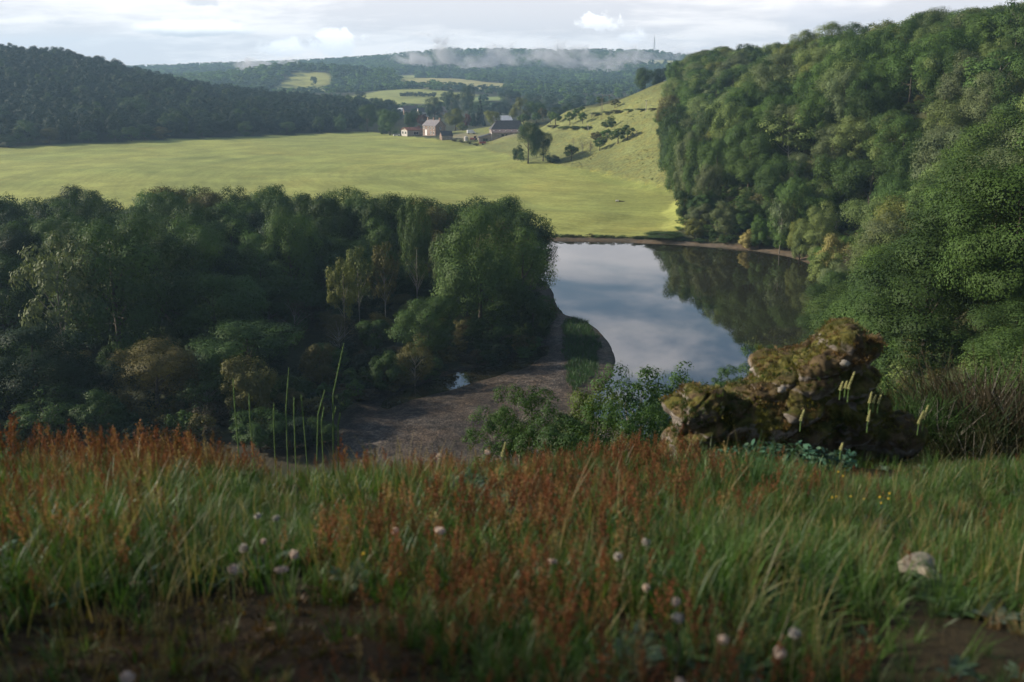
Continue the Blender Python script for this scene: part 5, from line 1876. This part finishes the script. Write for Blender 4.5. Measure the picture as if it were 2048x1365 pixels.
# red sorrel
x, y = top_points(290)
nz_ = fbm(x - 5, y + 3, .7, 3)
d_ = .22 + .6 * nz_ + .6 * fbm(x + 1, y, 2.4, 2) - .2 * sstep(.9, 2.2, x) + .42 * blob(x, y, .1, 3.2, .9, 2.6) + .12 * blob(x, y, -2.3, 6.0, 1.2, .7) + .3 * blob(x, y, .3, 6.2, 1.6, .7) + .45 * blob(x, y, -.1, 1.6, .55, .7) - .75 * blob(x, y, -1.15, 4.6, .7, 1.0) - .55 * blob(x, y, 1.25, 3.0, .75, 1.0) - .7 * blob(x, y, -.95, 2.1, .6, .8) + .5 * blob(x, y, 3.4, 5.9, .8, .5)
k = rng.random(len(x)) < np.clip(d_, 0, 1)
xs_, ys_ = x[k], y[k]
hm = .72 + .34 * sstep(5.0, 6.4, ys_) * (xs_ < -1.0) - .30 * sstep(1.2, 3.0, xs_)
scat_top('sorrel', 'rust-red sorrel seed stems standing all over the hilltop', 'sorrel', xs_, ys_, SO, .75, 1.25, [((.20, .080, .044), 4), ((.14, .060, .036), 3), ((.25, .135, .068), 2), ((.10, .060, .030), 2), ((.30, .22, .11), .7)], .10, hm)
# dry grass
x, y = top_points(120)
d_ = .05 + .5 * blob(x, y, 1.35, 3.75, .5, .35) + .5 * blob(x, y, 2.9, 6.3, 1.2, .6) + .35 * blob(x, y, 2.2, 3.6, .9, .5)
k = rng.random(len(x)) < d_
scat_top('dry_grass', 'straw-coloured dead grass between the green tufts', 'grass', x[k], y[k], GR, .5, .95, G_DRY, .35)
# herbs with broad leaves
x, y = top_points(60)
d_ = .16 + .5 * blob(x, y, -1.9, 3.6, .9, .8) + .3 * blob(x, y, -.25, 1.6, .3, .5) - .9 * blob(x, y, -.95, 2.0, .75, .9)
k = rng.random(len(x)) < d_
scat_top('herbs', 'low blue-green leafy herbs among the grass', 'herbs', x[k], y[k], HE, .7, 1.5, [((.060, .105, .062), 3), ((.05, .09, .03), 2), ((.09, .13, .085), 1)])
# moss on the bare patch
x = rng.normal(-.95, .5, 1700)
y = rng.normal(2.0, .65, 1700)
k = (y > .7)
scat_top('moss', 'brown and olive moss on the bare patch of ground', 'moss', x[k], y[k], MO, .6, 1.3, [((.10, .055, .020), 3), ((.075, .066, .018), 3), ((.05, .032, .016), 2)], .3)
# moss and little grasses on the boulder
P3, N3 = co2, no
kk = np.nonzero((N3[:, 2] > .05) & (rng.random(nv) < .055))[0]
n = len(kk)
tl_ = np.arccos(np.clip(N3[kk, 2], -1, 1)) * .7
az_ = np.arctan2(N3[kk, 1], N3[kk, 0])
rot = np.stack([-np.sin(az_) * tl_, np.cos(az_) * tl_, rng.uniform(0, 6.28, n)], 1)
hue_ = np.array([mnoise.noise(Vector(P3[i]) * 3.1) for i in kk])
cA, cB = np.array([.115, .105, .026]), np.array([.165, .105, .048])
ti = np.where(hue_[:, None] > .12, cB, np.where(hue_[:, None] < -.25, np.array([.05, .075, .022]), cA)) * rng.uniform(.5, 1.4, (n, 1))
s_ = rng.uniform(.5, 1.35, n)
mo = scatter('moss', None, None, P3[kk], rot, np.stack([s_, s_, s_], 1), rng.integers(0, 4, n), ti, MO)
mo.parent = rock
# fine grasses on top of it
kk = np.nonzero((N3[:, 2] > .5) & (rng.random(nv) < .006))[0]
n = len(kk)
rot = np.stack([rng.normal(0, .3, n), rng.normal(0, .3, n), rng.uniform(0, 6.28, n)], 1)
s_ = rng.uniform(.25, .6, n)
gr_o = scatter('dry_grass', None, None, P3[kk], rot, np.stack([s_, s_, s_], 1), rng.integers(0, 5, n), np.array([(.17, .11, .045)]) * rng.uniform(.5, 1.3, (n, 1)), GR)
gr_o.parent = rock

# reeds on the spit, scrub on the shores
RE = [source('reed_clump', blades('reed_clump', 120 + i, 26, 1.0, .42, .022, .5, M_grass, .1, 3)) for i in range(3)]
xs, ys = jgrid(0, 25, 115, 170, .62, lambda x, y: poly_sd(REEDS, x, y) + .9 * fbm(x, y, .35, 3) < 0)
n = len(xs)
s_ = rng.uniform(.6, 1.15, n)
scatter('reeds', 'dark green reeds growing on the mud spit', 'reeds', np.stack([xs, ys, terrain(xs, ys)], 1), np.stack([rng.normal(0, .1, n), rng.normal(0, .1, n), rng.uniform(0, 6, n)], 1), np.stack([s_, s_, s_], 1), rng.integers(0, 3, n),
        np.array([(.045, .095, .030)]) * rng.uniform(.7, 1.3, (n, 1)), RE)
SC = [source('scrub_clump', crown_mesh('scrub_clump', 700 + i, M_leafi, n_leaf=900, n_clump=18, base=0, leaf=.04, rcl=(.18, .3))[0]) for i in range(4)]


def shore_ok(x, y):
    d = poly_sd(LAKE, x, y)
    inwood = (poly_sd(WOOD_R, x, y) < 3) | ((x > .22 * y) & (y < 60) & (y > 12) & (x < 26))
    return ((d > 2.6) & inwood & (x < .6 * y + 10)) | ((d > 2.8) & (d < 4.6) & (y > 225) & (y < 275) & (x > 0) & (x < 60))


xs, ys = jgrid(0, 130, 12, 330, 2.6, shore_ok)
n = len(xs)
hh = np.where(ys < 70, rng.uniform(.8, 2.4, n), rng.uniform(.7, 2.6, n)) * np.where(ys > 235, np.where(xs < 46, .45, 1), 1)
ww = rng.uniform(2.2, 3.8, n)
ti = np.array([TINTS[random.choice(['mid green', 'dark green', 'dark green', 'olive', 'bright green', 'pale green'])] for _ in range(n)])
scatter('undergrowth', 'low scrub and brambles covering the wooded slope under the trees', 'undergrowth', np.stack([xs, ys, terrain(xs, ys) - .1], 1), np.stack([xs * 0, xs * 0, rng.uniform(0, 6, n)], 1), np.stack([ww, ww, hh], 1), rng.integers(0, 4, n), ti, SC)
xs, ys = jgrid(-110, 20, 90, 170, 2.4, lambda x, y: (poly_sd(GROVE, x, y) < .5) & (poly_sd(GROVE, x, y) > -12) & (np.abs(x) < .56 * y + 4))
n = len(xs)
ww = rng.uniform(2.2, 4.0, n)
hh = rng.uniform(1.0, 3.2, n)
ti = np.array([TINTS[random.choice(['dark green', 'olive', 'black-green', 'mid green', 'brownish'])] for _ in range(n)])
scatter('grove_undergrowth', 'dark scrub along the foot of the grove above the mud', 'undergrowth', np.stack([xs, ys, terrain(xs, ys) - .1], 1), np.stack([xs * 0, xs * 0, rng.uniform(0, 6, n)], 1), np.stack([ww, ww, hh], 1), rng.integers(0, 4, n), ti, SC)
# tall herbs along the far shore of the lake
xs, ys = jgrid(-40, 48, 238, 275, 1.0, lambda x, y: (poly_sd(LAKE, x, y) > 2.6) & (poly_sd(LAKE, x, y) < 4.4) & (y > 236))
n = len(xs)
s_ = rng.uniform(.25, .7, n)
scatter('shore_herbs', 'narrow fringe of tall dark herbs between meadow and far lake shore', 'herbs', np.stack([xs, ys, terrain(xs, ys)], 1), np.stack([xs * 0, xs * 0, rng.uniform(0, 6, n)], 1), np.stack([s_ * 2.2, s_ * 2.2, s_], 1), rng.integers(0, 4, n),
        np.array([(.05, .065, .024)]) * rng.uniform(.6, 1.4, (n, 1)), SC)
# rough tussocks on the pasture
xs, ys = jgrid(5, 75, 330, 520, 2.1, lambda x, y: (poly_sd(PASTURE, x, y) < -1))
k = rng.random(len(xs)) < np.clip(.18 + .8 * fbm(xs, ys, 1 / 14., 3), 0, 1)
xs, ys = xs[k], ys[k]
n = len(xs)
s_ = rng.uniform(.8, 1.7, n)
scatter('tussocks', 'rough grass tussocks dotted over the hill pasture', 'tussocks', np.stack([xs, ys, terrain(xs, ys) - .05], 1), np.stack([xs * 0, xs * 0, rng.uniform(0, 6, n)], 1), np.stack([s_, s_, s_ * .18], 1), rng.integers(0, 4, n),
        np.array([(.16, .18, .056)]) * rng.uniform(.7, 1.25, (n, 1)), SC)

# ------------------------------------------------------------------ single plants on the hilltop
M_stem = plain('green_stem', (.10, .17, .045), .7, .25, 20, .3)
M_stemb = plain('dull_stem', (.13, .125, .055), .7, .25, 20, .3)
M_fluff = plain('seed_fluff', (.66, .52, .41), .95, .2, 40, .1)
M_fluffg = plain('grey_seed_fluff', (.46, .42, .36), .95, .2, 40, .1)
M_petal = plain('white_petal', (.80, .78, .74), .8, .1, 20, .2)
M_spike = plain('cream_bells', (.42, .40, .17), .8, .25, 60, .2)
M_teal = leaf_mat('fleshy_leaf', 'object', .2, .45, .3)


def hill_at(u, v, hh):
    """point hh above the hilltop seen through a pixel"""
    dx, dy, dz = pixdir(u, v)
    ts = np.arange(.6, 12, .006)
    zz = terrain(dx * ts, dy * ts)
    k_ = np.nonzero(CAM_H + dz * ts < zz + hh)[0]
    k_ = k_[0] if len(k_) else len(ts) - 1
    return dx * ts[k_], dy * ts[k_], float(zz[k_])


def fluff_mesh(seed, flat=1.0, mat=None, r=.016):
    g = np.random.default_rng(seed)
    d = unit(g.normal(size=(230, 3)))
    P = d * r * g.uniform(.55, 1.05, (230, 1)) * np.array([1, 1, flat])
    N = unit(g.normal(size=(230, 3)))
    vs, fs = leaf_faces(P, N, r * .34, g, .8)
    iv, if_ = ico(2)
    iv = iv * r * .62 * np.array([1, 1, flat])
    me = mesh_np('seed_head', np.concatenate([vs, iv]), [tuple(f) for f in fs] + [tuple(f + len(vs)) for f in if_], mat)
    return me


FL = [fluff_mesh(1, .9, M_fluff), fluff_mesh(2, .85, M_fluffg), fluff_mesh(3, .35, M_fluff, .021)]
heads = [(515, 1030, 1, 'grey seed head, upper left of the cluster left of centre'), (552, 1034, 1, 'grey seed head, upper right of the cluster left of centre'), (527, 1080, 0, 'largest pale pinkish seed head, middle of the cluster left of centre'),
         (465, 1135, 0, 'pinkish seed head lowest at the left of the cluster'), (487, 1094, 1, 'small grey seed head at the left of the cluster'), (588, 1106, 0, 'pinkish seed head at the right of the cluster'),
         (563, 1136, 2, 'flat withered flower head lowest at the right of the cluster'), (880, 1058, 2, 'flat pale flower head among red sorrel right of the cluster'), (790, 1060, 0, 'small pinkish seed head among the sorrel, left of the flat pale one'),
         (1105, 1120, 2, 'flat cream flower head in the centre foreground'), (1237, 1110, 1, 'whitish seed head above the lone pinkish one in the right foreground'), (1292, 1082, 1, 'dull seed head beside a dry grass stalk, right of centre'),
         (1293, 1172, 0, 'lone pinkish seed head on a pale stalk in the right foreground'), (1352, 1200, 0, 'two-lobed small seed head right of the lone pinkish one'), (1356, 1232, 1, 'drooping grey seed head below the two-lobed one'),
         (1447, 1276, 0, 'pinkish seed head near the lower edge, left of a bright one'), (1560, 1302, 0, 'bright seed head near the lower right edge'), (1590, 1262, 1, 'grey seed head on a stalk above the bright lower right one'),
         (254, 1352, 0, 'whitish seed head cut by the lower edge at left'), (1360, 1362, 0, 'seed head cut by the lower edge right of centre'), (700, 890, 0, 'small pinkish seed head at the hilltop edge, left of centre'), (975, 903, 2, 'flat pinkish flower head at the hilltop edge in the centre'),
         (878, 910, 0, 'pinkish seed head just below the hilltop edge, left of the flat one')]
for u, v, kf, lb in heads:
    hh = random.uniform(.17, .24)
    x, y, z = hill_at(u, v, hh)
    e = empty('seed_head_plant', (x, y, z - .01), random.uniform(0, 6), lb, 'flower', 'seed heads on the hilltop')
    l_ = random.uniform(-.012, .012)
    MB().tube([(0, 0, 0), (l_, 0, hh * .5), (0, 0, hh)], [.0022, .0019, .0016], 6, False).build('stalk', M_stemb if kf else M_stem, e)
    hd = link('seed_head', FL[kf], e, (0, 0, hh + .004))
    hd.rotation_euler = (random.uniform(-.4, .4), random.uniform(-.4, .4), 0)
    sc_ = random.uniform(.6, .9)
    hd.scale = (sc_, sc_, sc_)

# white daisies
dm_ = MB()
for i in range(12):
    a = i * math.pi / 6
    c, s = math.cos(a), math.sin(a)
    dm_.add([(c * .003 - s * .0014, s * .003 + c * .0014, 0), (c * .003 + s * .0014, s * .003 - c * .0014, 0), (c * .012 + s * .0022, s * .012 - c * .0022, .0015), (c * .013, s * .013, .001), (c * .012 - s * .0022, s * .012 + c * .0022, .0015)], [(0, 1, 2, 3, 4)])
dm_me = dm_.mesh('petals', M_petal)
M_yel = plain('yellow_disc', (.55, .36, .03), .8, .2, 30, .2)
yd_me = MB().tube([(0, 0, -.001), (0, 0, .0025), (0, 0, .004)], [.0042, .0040, .002], 10).mesh('disc', M_yel)
for u, v, lb in [(572, 886, 'white daisy, first from left at the hilltop edge'), (638, 889, 'white daisy, second from left at the hilltop edge'), (649, 901, 'white daisy just below the second one'), (660, 895, 'white daisy at the right of the little group'), (682, 878, 'pinkish-white daisy a little higher among the sorrel'), (1240, 893, 'white daisy in front of the oak scrub at the edge')]:
    hh = .13
    x, y, z = hill_at(u, v, hh)
    e = empty('daisy', (x, y, z), 0, lb, 'flower', 'daisies at the hilltop edge')
    MB().tube([(0, 0, 0), (.004, 0, hh)], .0012, 5, False).build('stalk', M_stem, e)
    p_ = link('flower_petals', dm_me, e, (.004, -.002, hh))
    p_.rotation_euler = (R(45), R(-15), 0)
    p_.scale = (1.25,) * 3
    d_ = link('flower_disc', yd_me, e, (.004, -.002, hh))
    d_.rotation_euler = (R(45), R(-15), 0)

# yellow flowered tufts
for u, v, lb in [(1655, 958, 'small yellow flowers at the right, in front of the boulder'), (1720, 1000, 'sparse yellow flowers right of the first yellow patch'), (800, 1135, 'single yellow flower low in the sorrel left of centre')]:
    x, y, z = hill_at(u, v, .09)
    e = empty('yellow_flowers', (x, y, z), 0, lb, 'flower')
    for i in range(9 if u > 900 else 2):
        dx_, dy_, h2 = random.uniform(-.16, .16), random.uniform(-.05, .05), random.uniform(.07, .12)
        MB().tube([(dx_ * .7, dy_, 0), (dx_, dy_, h2)], .001, 5, False).build('stalk', M_stem, e)
        o = link('flower_head', yd_me, e, (dx_, dy_, h2))
        o.scale = (1.3, 1.3, 1.2)

# tall green stems at the hilltop edge (u, v of the foot, of the bend and of the tip)
for i, (p0, p1, p2, lb) in enumerate([((480, 890), (468, 820), (466, 757), 'tall green stem, leftmost of the clump on the hilltop edge'), ((507, 880), (502, 840), (498, 787), 'green stem, second from left in the edge clump'),
                                      ((541, 885), (545, 840), (548, 808), 'short green stem left of the double one'), ((565, 905), (574, 820), (578, 735), 'tall double green stem in the middle of the edge clump'),
                                      ((582, 880), (586, 830), (588, 795), 'short green stem leaning on the double one'), ((620, 880), (608, 830), (602, 790), 'green stem leaning left, right of the double one'),
                                      ((607, 873), (634, 830), (650, 780), 'green stem leaning strongly right'), ((650, 872), (668, 790), (688, 686), 'tallest green stem, on the right of the edge clump'),
                                      ((654, 868), (664, 838), (672, 815), 'short green stem beside the tallest'), ((640, 870), (645, 845), (648, 815), 'thin green stem left of the tallest'), ((662, 875), (674, 850), (681, 828), 'short curved green stem right of the tallest')]):
    x, y, z = hill_at(p0[0], p0[1], .03)
    P = []
    for (u, v), dyy in ((p0, 0), (p1, .03), (p2, .06)):
        q_ = at_y(u, v, y + dyy)
        P.append((q_[0] - x, q_[1] - y, q_[2] - z))
    P[0] = (P[0][0], P[0][1], -.05)
    P[1] = (P[1][0] + .012 * (-1) ** i, P[1][1], P[1][2])
    e = empty('green_stem_plant', (x, y, z), 0, lb, 'plant', 'tall green stems on the hilltop edge')
    pts = [Vector(P[0]).lerp(Vector(P[1]), .5), Vector(P[1]), Vector(P[1]).lerp(Vector(P[2]), .5), Vector(P[2])]
    MB().tube([P[0]] + pts, [.0065, .007, .0065, .008, .003], 7).build('stem', M_stem, e)
    L = Vector(P[2]).length
    mb = MB()
    for k in range(16):                                   # pods pressed to the upper stem
        s = .45 + .5 * k / 16
        c = Vector(P[1]).lerp(Vector(P[2]), (s - .45) / .5)
        a = k * 2.4
        d = Vector((math.cos(a) * .010, math.sin(a) * .010, .03))
        mb.tube([c, c + d * .6, c + d], [.0012, .0032, .001], 4)
    mb.build('pods', M_stem, e)

# navelwort spikes round the boulder
def spike(u, v, hp, y, lb):
    x, y, z = at_y(u, v, y)
    hh = hp * y * 1.04 / F
    e = empty('navelwort_spike', (x, y, z), 0, lb, 'flower', 'cream flower spikes round the boulder')
    l_ = random.uniform(.05, .2) * hh
    MB().tube([(0, 0, -.05), (0, 0, hh * .4), (l_, 0, hh)], [.004, .0035, .002], 6).build('stalk', M_stem, e)
    mb = MB()
    n = int(16 + hp * .5)
    for k in range(n):
        s = .3 + .7 * k / n
        c = Vector((l_ * max(0, (s - .4) / .6), 0, hh * s))
        a = k * 2.4
        r_ = .012 * (1.15 - s * .75)
        d = Vector((math.cos(a) * r_, math.sin(a) * r_, -.006))
        mb.tube([c, c + d * .6, c + d], [.0012, .0034, .0027], 5)
    mb.build('bells', M_spike, e)


for a in [(1696, 792, 52, 6.80, 'tallest cream flower spike in front of the boulder top right'), (1680, 787, 26, 6.85, 'short cream spike left of the tallest spike'), (1690, 782, 22, 6.82, 'shortest cream spike beside the tallest one'),
          (1738, 815, 34, 6.75, 'cream spike, left one of three at the boulder right shoulder'), (1746, 812, 24, 6.75, 'cream spike, middle one of three at the boulder right shoulder'), (1756, 814, 26, 6.75, 'cream spike, right one of three at the boulder right shoulder'),
          (1836, 858, 40, 7.0, 'cream spike, left one of a pair right of the boulder'), (1846, 850, 44, 7.0, 'cream spike, taller one of the pair right of the boulder'), (1601, 850, 34, 6.6, 'cream spike rising from the teal leaves before the boulder'),
          (1735, 852, 36, 6.6, 'cream spike at the right foot of the boulder'), (1681, 905, 22, 6.3, 'small cream spike at the edge of the teal leaves'), (1305 - 300, 925, 46, 5.9, 'pale yellowish spike among sorrel at the hilltop edge')]:
    spike(*a)

# fleshy teal plants before the boulder
def fleshy(seed):
    g = np.random.default_rng(seed)
    n = 130
    d = unit(g.normal(size=(n, 3)) + np.array([0, 0, .5]))
    P = d * np.array([.15, .11, .11]) * g.uniform(.4, 1, (n, 1)) + np.array([0, 0, .05])
    vs, fs = leaf_faces(P, unit(d * .6 + g.normal(size=(n, 3)) * .4 + np.array([0, -.2, .4])), .021, g, .75, True)
    return finish_leaves('leaves', vs, fs, g.random(n), g.random(n) * .4, M_teal)


FS = [fleshy(i) for i in range(3)]
for i, (u, v, s_, lb) in enumerate([(1455, 905, .9, 'teal fleshy-leaved plant, first from left before the boulder'), (1490, 895, 1.1, 'teal fleshy-leaved plant, second from left before the boulder'), (1530, 892, 1.2, 'teal fleshy-leaved plant, third from left before the boulder'),
                                    (1575, 890, 1.25, 'teal fleshy-leaved plant, fourth from left before the boulder'), (1615, 888, 1.2, 'teal fleshy-leaved plant, fifth from left before the boulder'), (1655, 892, 1.0, 'teal fleshy-leaved plant, sixth from left before the boulder'), (1695, 893, .9, 'teal fleshy-leaved plant, rightmost before the boulder')]):
    x, y, z = at_y(u, v, 6.55)
    e = empty('fleshy_plant', (x, y, hz(x, y) - .01), i * 1.3, lb, 'plant', 'teal plants before the boulder')
    o = link('leaves', FS[i % 3], e)
    o.color = (.060 + .02 * (i % 2), .135, .085, 1)
    o.scale = (s_, s_, s_ * 1.15)
    MB().tube([(0, 0, -.02), (0, 0, .08)], .006, 6).build('stem', M_stem, e)

# stones lying in the grass
M_pale = plain('pale_quartz', (.29, .25, .195), .9, .2, 8, .2, .5, 20)
M_tanst = plain('tan_stone', (.40, .28, .19), .95, .3, 8, .2, .5, 20)
for u, v, r_, mt, lb in [(1835, 1150, .07, M_pale, 'pale jagged stone lying in grass at the right'), (1862, 1168, .04, M_pale, 'small pale stone touching the jagged one'), (1605, 1078, .042, M_tanst, 'tan stone in dry grass, right of centre'), (268, 1168, .022, M_tanst, 'small tan stone on the bare mossy patch'), (565, 1138, .02, M_tanst, 'small tan stone under the seed heads')]:
    x, y, z = hill_at(u, v, .03)
    vs, fs = ico(3)
    q_ = np.array([mnoise.noise(Vector(p) * 1.6 + Vector((u, v, 0))) for p in vs])
    q2 = np.array([mnoise.noise(Vector(p) * 5 + Vector((v, u, 0))) for p in vs])
    vs = vs * (1 + .5 * q_ + .12 * q2)[:, None] * np.array([1.2, .85, .5]) * r_
    o = link('stone', mesh_np('stone', vs, fs, mt, False), None, (x, y, z + r_ * .25 + (.05 if 'jagged' in lb else .02)))
    o.rotation_euler = (.2, random.uniform(-.4, .4), random.uniform(0, 6))
    tag(o, lb, 'stone')

# ------------------------------------------------------------------ scrub oaks under the cliff edge and broom on the right
M_oak = leaf_mat('oak_leaf', 'object', .32, .45, .35)
oaks = []
for i in range(4):
    cm, cl_ = crown_mesh('oak_foliage', 300 + i, M_oak, n_leaf=6500, n_clump=60, base=.06, leaf=.0155, rcl=(.06, .15), hexa=True)
    oaks.append((cm, trunk_mesh('oak_stems', 300 + i, cl_, M_barkp, r0=.012, nb=30, fork=.12, top=.6)))


def oak(u, vtop, wp, y, i, lb, col=(.058, .108, .034), foot=None):
    x, y, z = at_y(u, vtop, y)
    zb = hz(x, y)
    e = empty('scrub_oak', (x, y, zb - .1), 0, lb, 'tree', 'scrub oaks below the hilltop edge')
    wd = wp * y * 1.3 / F
    hc = wd * 1.2
    H = z - zb + .1
    c = link('crown', oaks[i % 4][0], e, (0, 0, H - hc))
    c.scale, c.rotation_euler = (wd, wd, hc), (0, 0, i * 1.7)
    c.color = (*col, 1)
    c2 = link('branches', oaks[i % 4][1], e, (0, 0, H - hc))
    c2.scale, c2.rotation_euler = (wd, wd, hc), (0, 0, i * 1.7)
    MB().tube([(.15, .1, -.2), (.05, 0, (H - hc) * .5), (0, 0, H - hc * .85)], [.07, .055, .04], 7).build('trunk', M_barkp, e)


oak(985, 812, 110, 19.0, 0, 'leftmost small oak whose top shows above the sorrel')
oak(1040, 768, 120, 20.5, 1, 'small oak with a branch rising toward the mud spit', (.056, .10, .032))
oak(1105, 800, 130, 18.5, 2, 'low dense oak between the two taller ones', (.045, .085, .028))
oak(1185, 775, 150, 19.5, 3, 'yellow-green oak with pointed tip against the spit', (.085, .125, .030))
oak(1262, 728, 190, 20.5, 0, 'tallest oak standing out against the lake', (.060, .112, .038))
oak(1240, 800, 170, 17.0, 1, 'dense oak in front of the tallest one', (.052, .100, .030))
oak(1370, 730, 150, 21.5, 2, 'oak right behind the boulder, over the water', (.060, .115, .040))
oak(1455, 732, 60, 21.5, 3, 'small twig of oak between the boulder humps', (.060, .115, .040))
oak(1525, 688, 84, 18.5, 1, 'oak spray sticking out left of the boulder top', (.058, .11, .036))
oak(1130, 850, 190, 16.0, 3, 'low dark oak right under the hilltop edge', (.042, .08, .028))


def broom_mesh(seed, n, mat):
    g = np.random.default_rng(seed)
    vs, fs, lum, hue = [], [], [], []
    for i in range(n):
        a = g.uniform(0, 6.28)
        el = g.uniform(-.05, 1.25)
        d = np.array([math.cos(a) * math.cos(el), math.sin(a) * math.cos(el), math.sin(el)])
        p = d * g.uniform(.05, .45)
        p[:2] *= 1
        L = g.uniform(.25, .55)
        s = unit(np.cross(d, g.normal(size=3)))
        w_ = .0036
        b0 = len(vs)
        mid = p + d * L * .5 + g.normal(0, .045, 3)
        tip = p + d * L + np.array([0, 0, -.07]) + g.normal(0, .10, 3)
        vs.extend([p - s * w_, p + s * w_, mid + s * w_, mid - s * w_, tip + s * w_ * .4, tip - s * w_ * .4])
        fs.extend([(b0, b0 + 1, b0 + 2, b0 + 3), (b0 + 3, b0 + 2, b0 + 4, b0 + 5)])
        l_ = np.clip(g.normal(.5, .25), 0, 1)
        lum.extend([l_ * .8, l_])
        hue.extend([g.random()] * 2)
    return finish_leaves('broom_shoots', np.array(vs), np.array(fs), np.array(lum), np.array(hue), mat)


brm = [broom_mesh(i, 5200, M_leaf) for i in range(3)]
tw = [trunk_mesh('broom_stems', 400 + i, unit(np.random.default_rng(i).normal(size=(60, 3)) + np.array([0, 0, .4])) * np.array([.5, .5, .45]) + np.array([0, 0, .35]), M_barkp, r0=.012, nb=46, fork=.05, top=.4) for i in range(3)]
for i, (u, vt, wp, y, cl_, lb) in enumerate([(1830, 762, 150, 9.4, (.040, .084, .024), 'bright green broom bush right behind the boulder'), (1915, 775, 190, 9.0, (.022, .040, .016), 'dark broom bush right of the bright green one'),
                                             (1985, 700, 220, 10.5, (.042, .036, .022), 'tangled brown twiggy broom at the right edge'), (2060, 742, 200, 9.2, (.036, .030, .019), 'dead broom branches cut by the right edge'),
                                             (1880, 720, 200, 11.5, (.030, .052, .02), 'dull green broom behind the twiggy tangle'), (1960, 842, 190, 8.3, (.026, .028, .014), 'low dark broom at the rim, right side'), (2060, 830, 190, 8.4, (.028, .030, .014), 'low broom at the rim cut by the right edge')]):
    x, y, z = at_y(u, vt, y)
    zb = hz(x, y)
    e = empty('broom_bush', (x, y, zb - .1), i * 2.1, lb, 'shrub', 'broom on the right of the boulder')
    wd = wp * y * 1.45 / F
    e.location.z = z - wd * .92
    e.scale = (wd, wd, wd)
    c = link('foliage', brm[i % 3], e)
    c.color = (*cl_, 1)
    link('stem', tw[i % 3], e)

# a clump of dark long grass in front of the teal plants
for u, v, lb, s_ in [(1500, 985, 'dark green grass clump in front of the teal plants', 1.0), (1535, 1000, 'second dark grass clump beside the first one', .9)]:
    x, y, z = hill_at(u, v, .02)
    o = empty('grass_clump', (x, y, z - .01), 0, lb, 'grass clump')
    c = link('blades', blades('blades', u, 90, .34 * s_, .11, .0032, .55, M_leaf, .1, 5), o)
    c.color = (.040, .085, .030, 1)

# unseen trees added beside and behind the camera to shade the near grass
for x, y, h_, w_, lb in [(-10.5, 2.0, 7.0, 5.0, 'added shade tree left of the view, nearest the edge'), (-9.0, -2.0, 7.5, 5.5, 'added shade tree left of the view, beside the camera'),
                         (-3.5, -8, 9, 7, 'added shade tree behind the camera on the left')]:
    z = hz(x, y)
    cm, tm = KINDS['full'][0]
    e = empty('tree', (x, y, z - .1), y, lb, 'tree')
    e.scale = (w_, w_, h_)
    c = link('crown', cm, e)
    c.color = (.045, .075, .025, 1)
    link('trunk', tm, e)
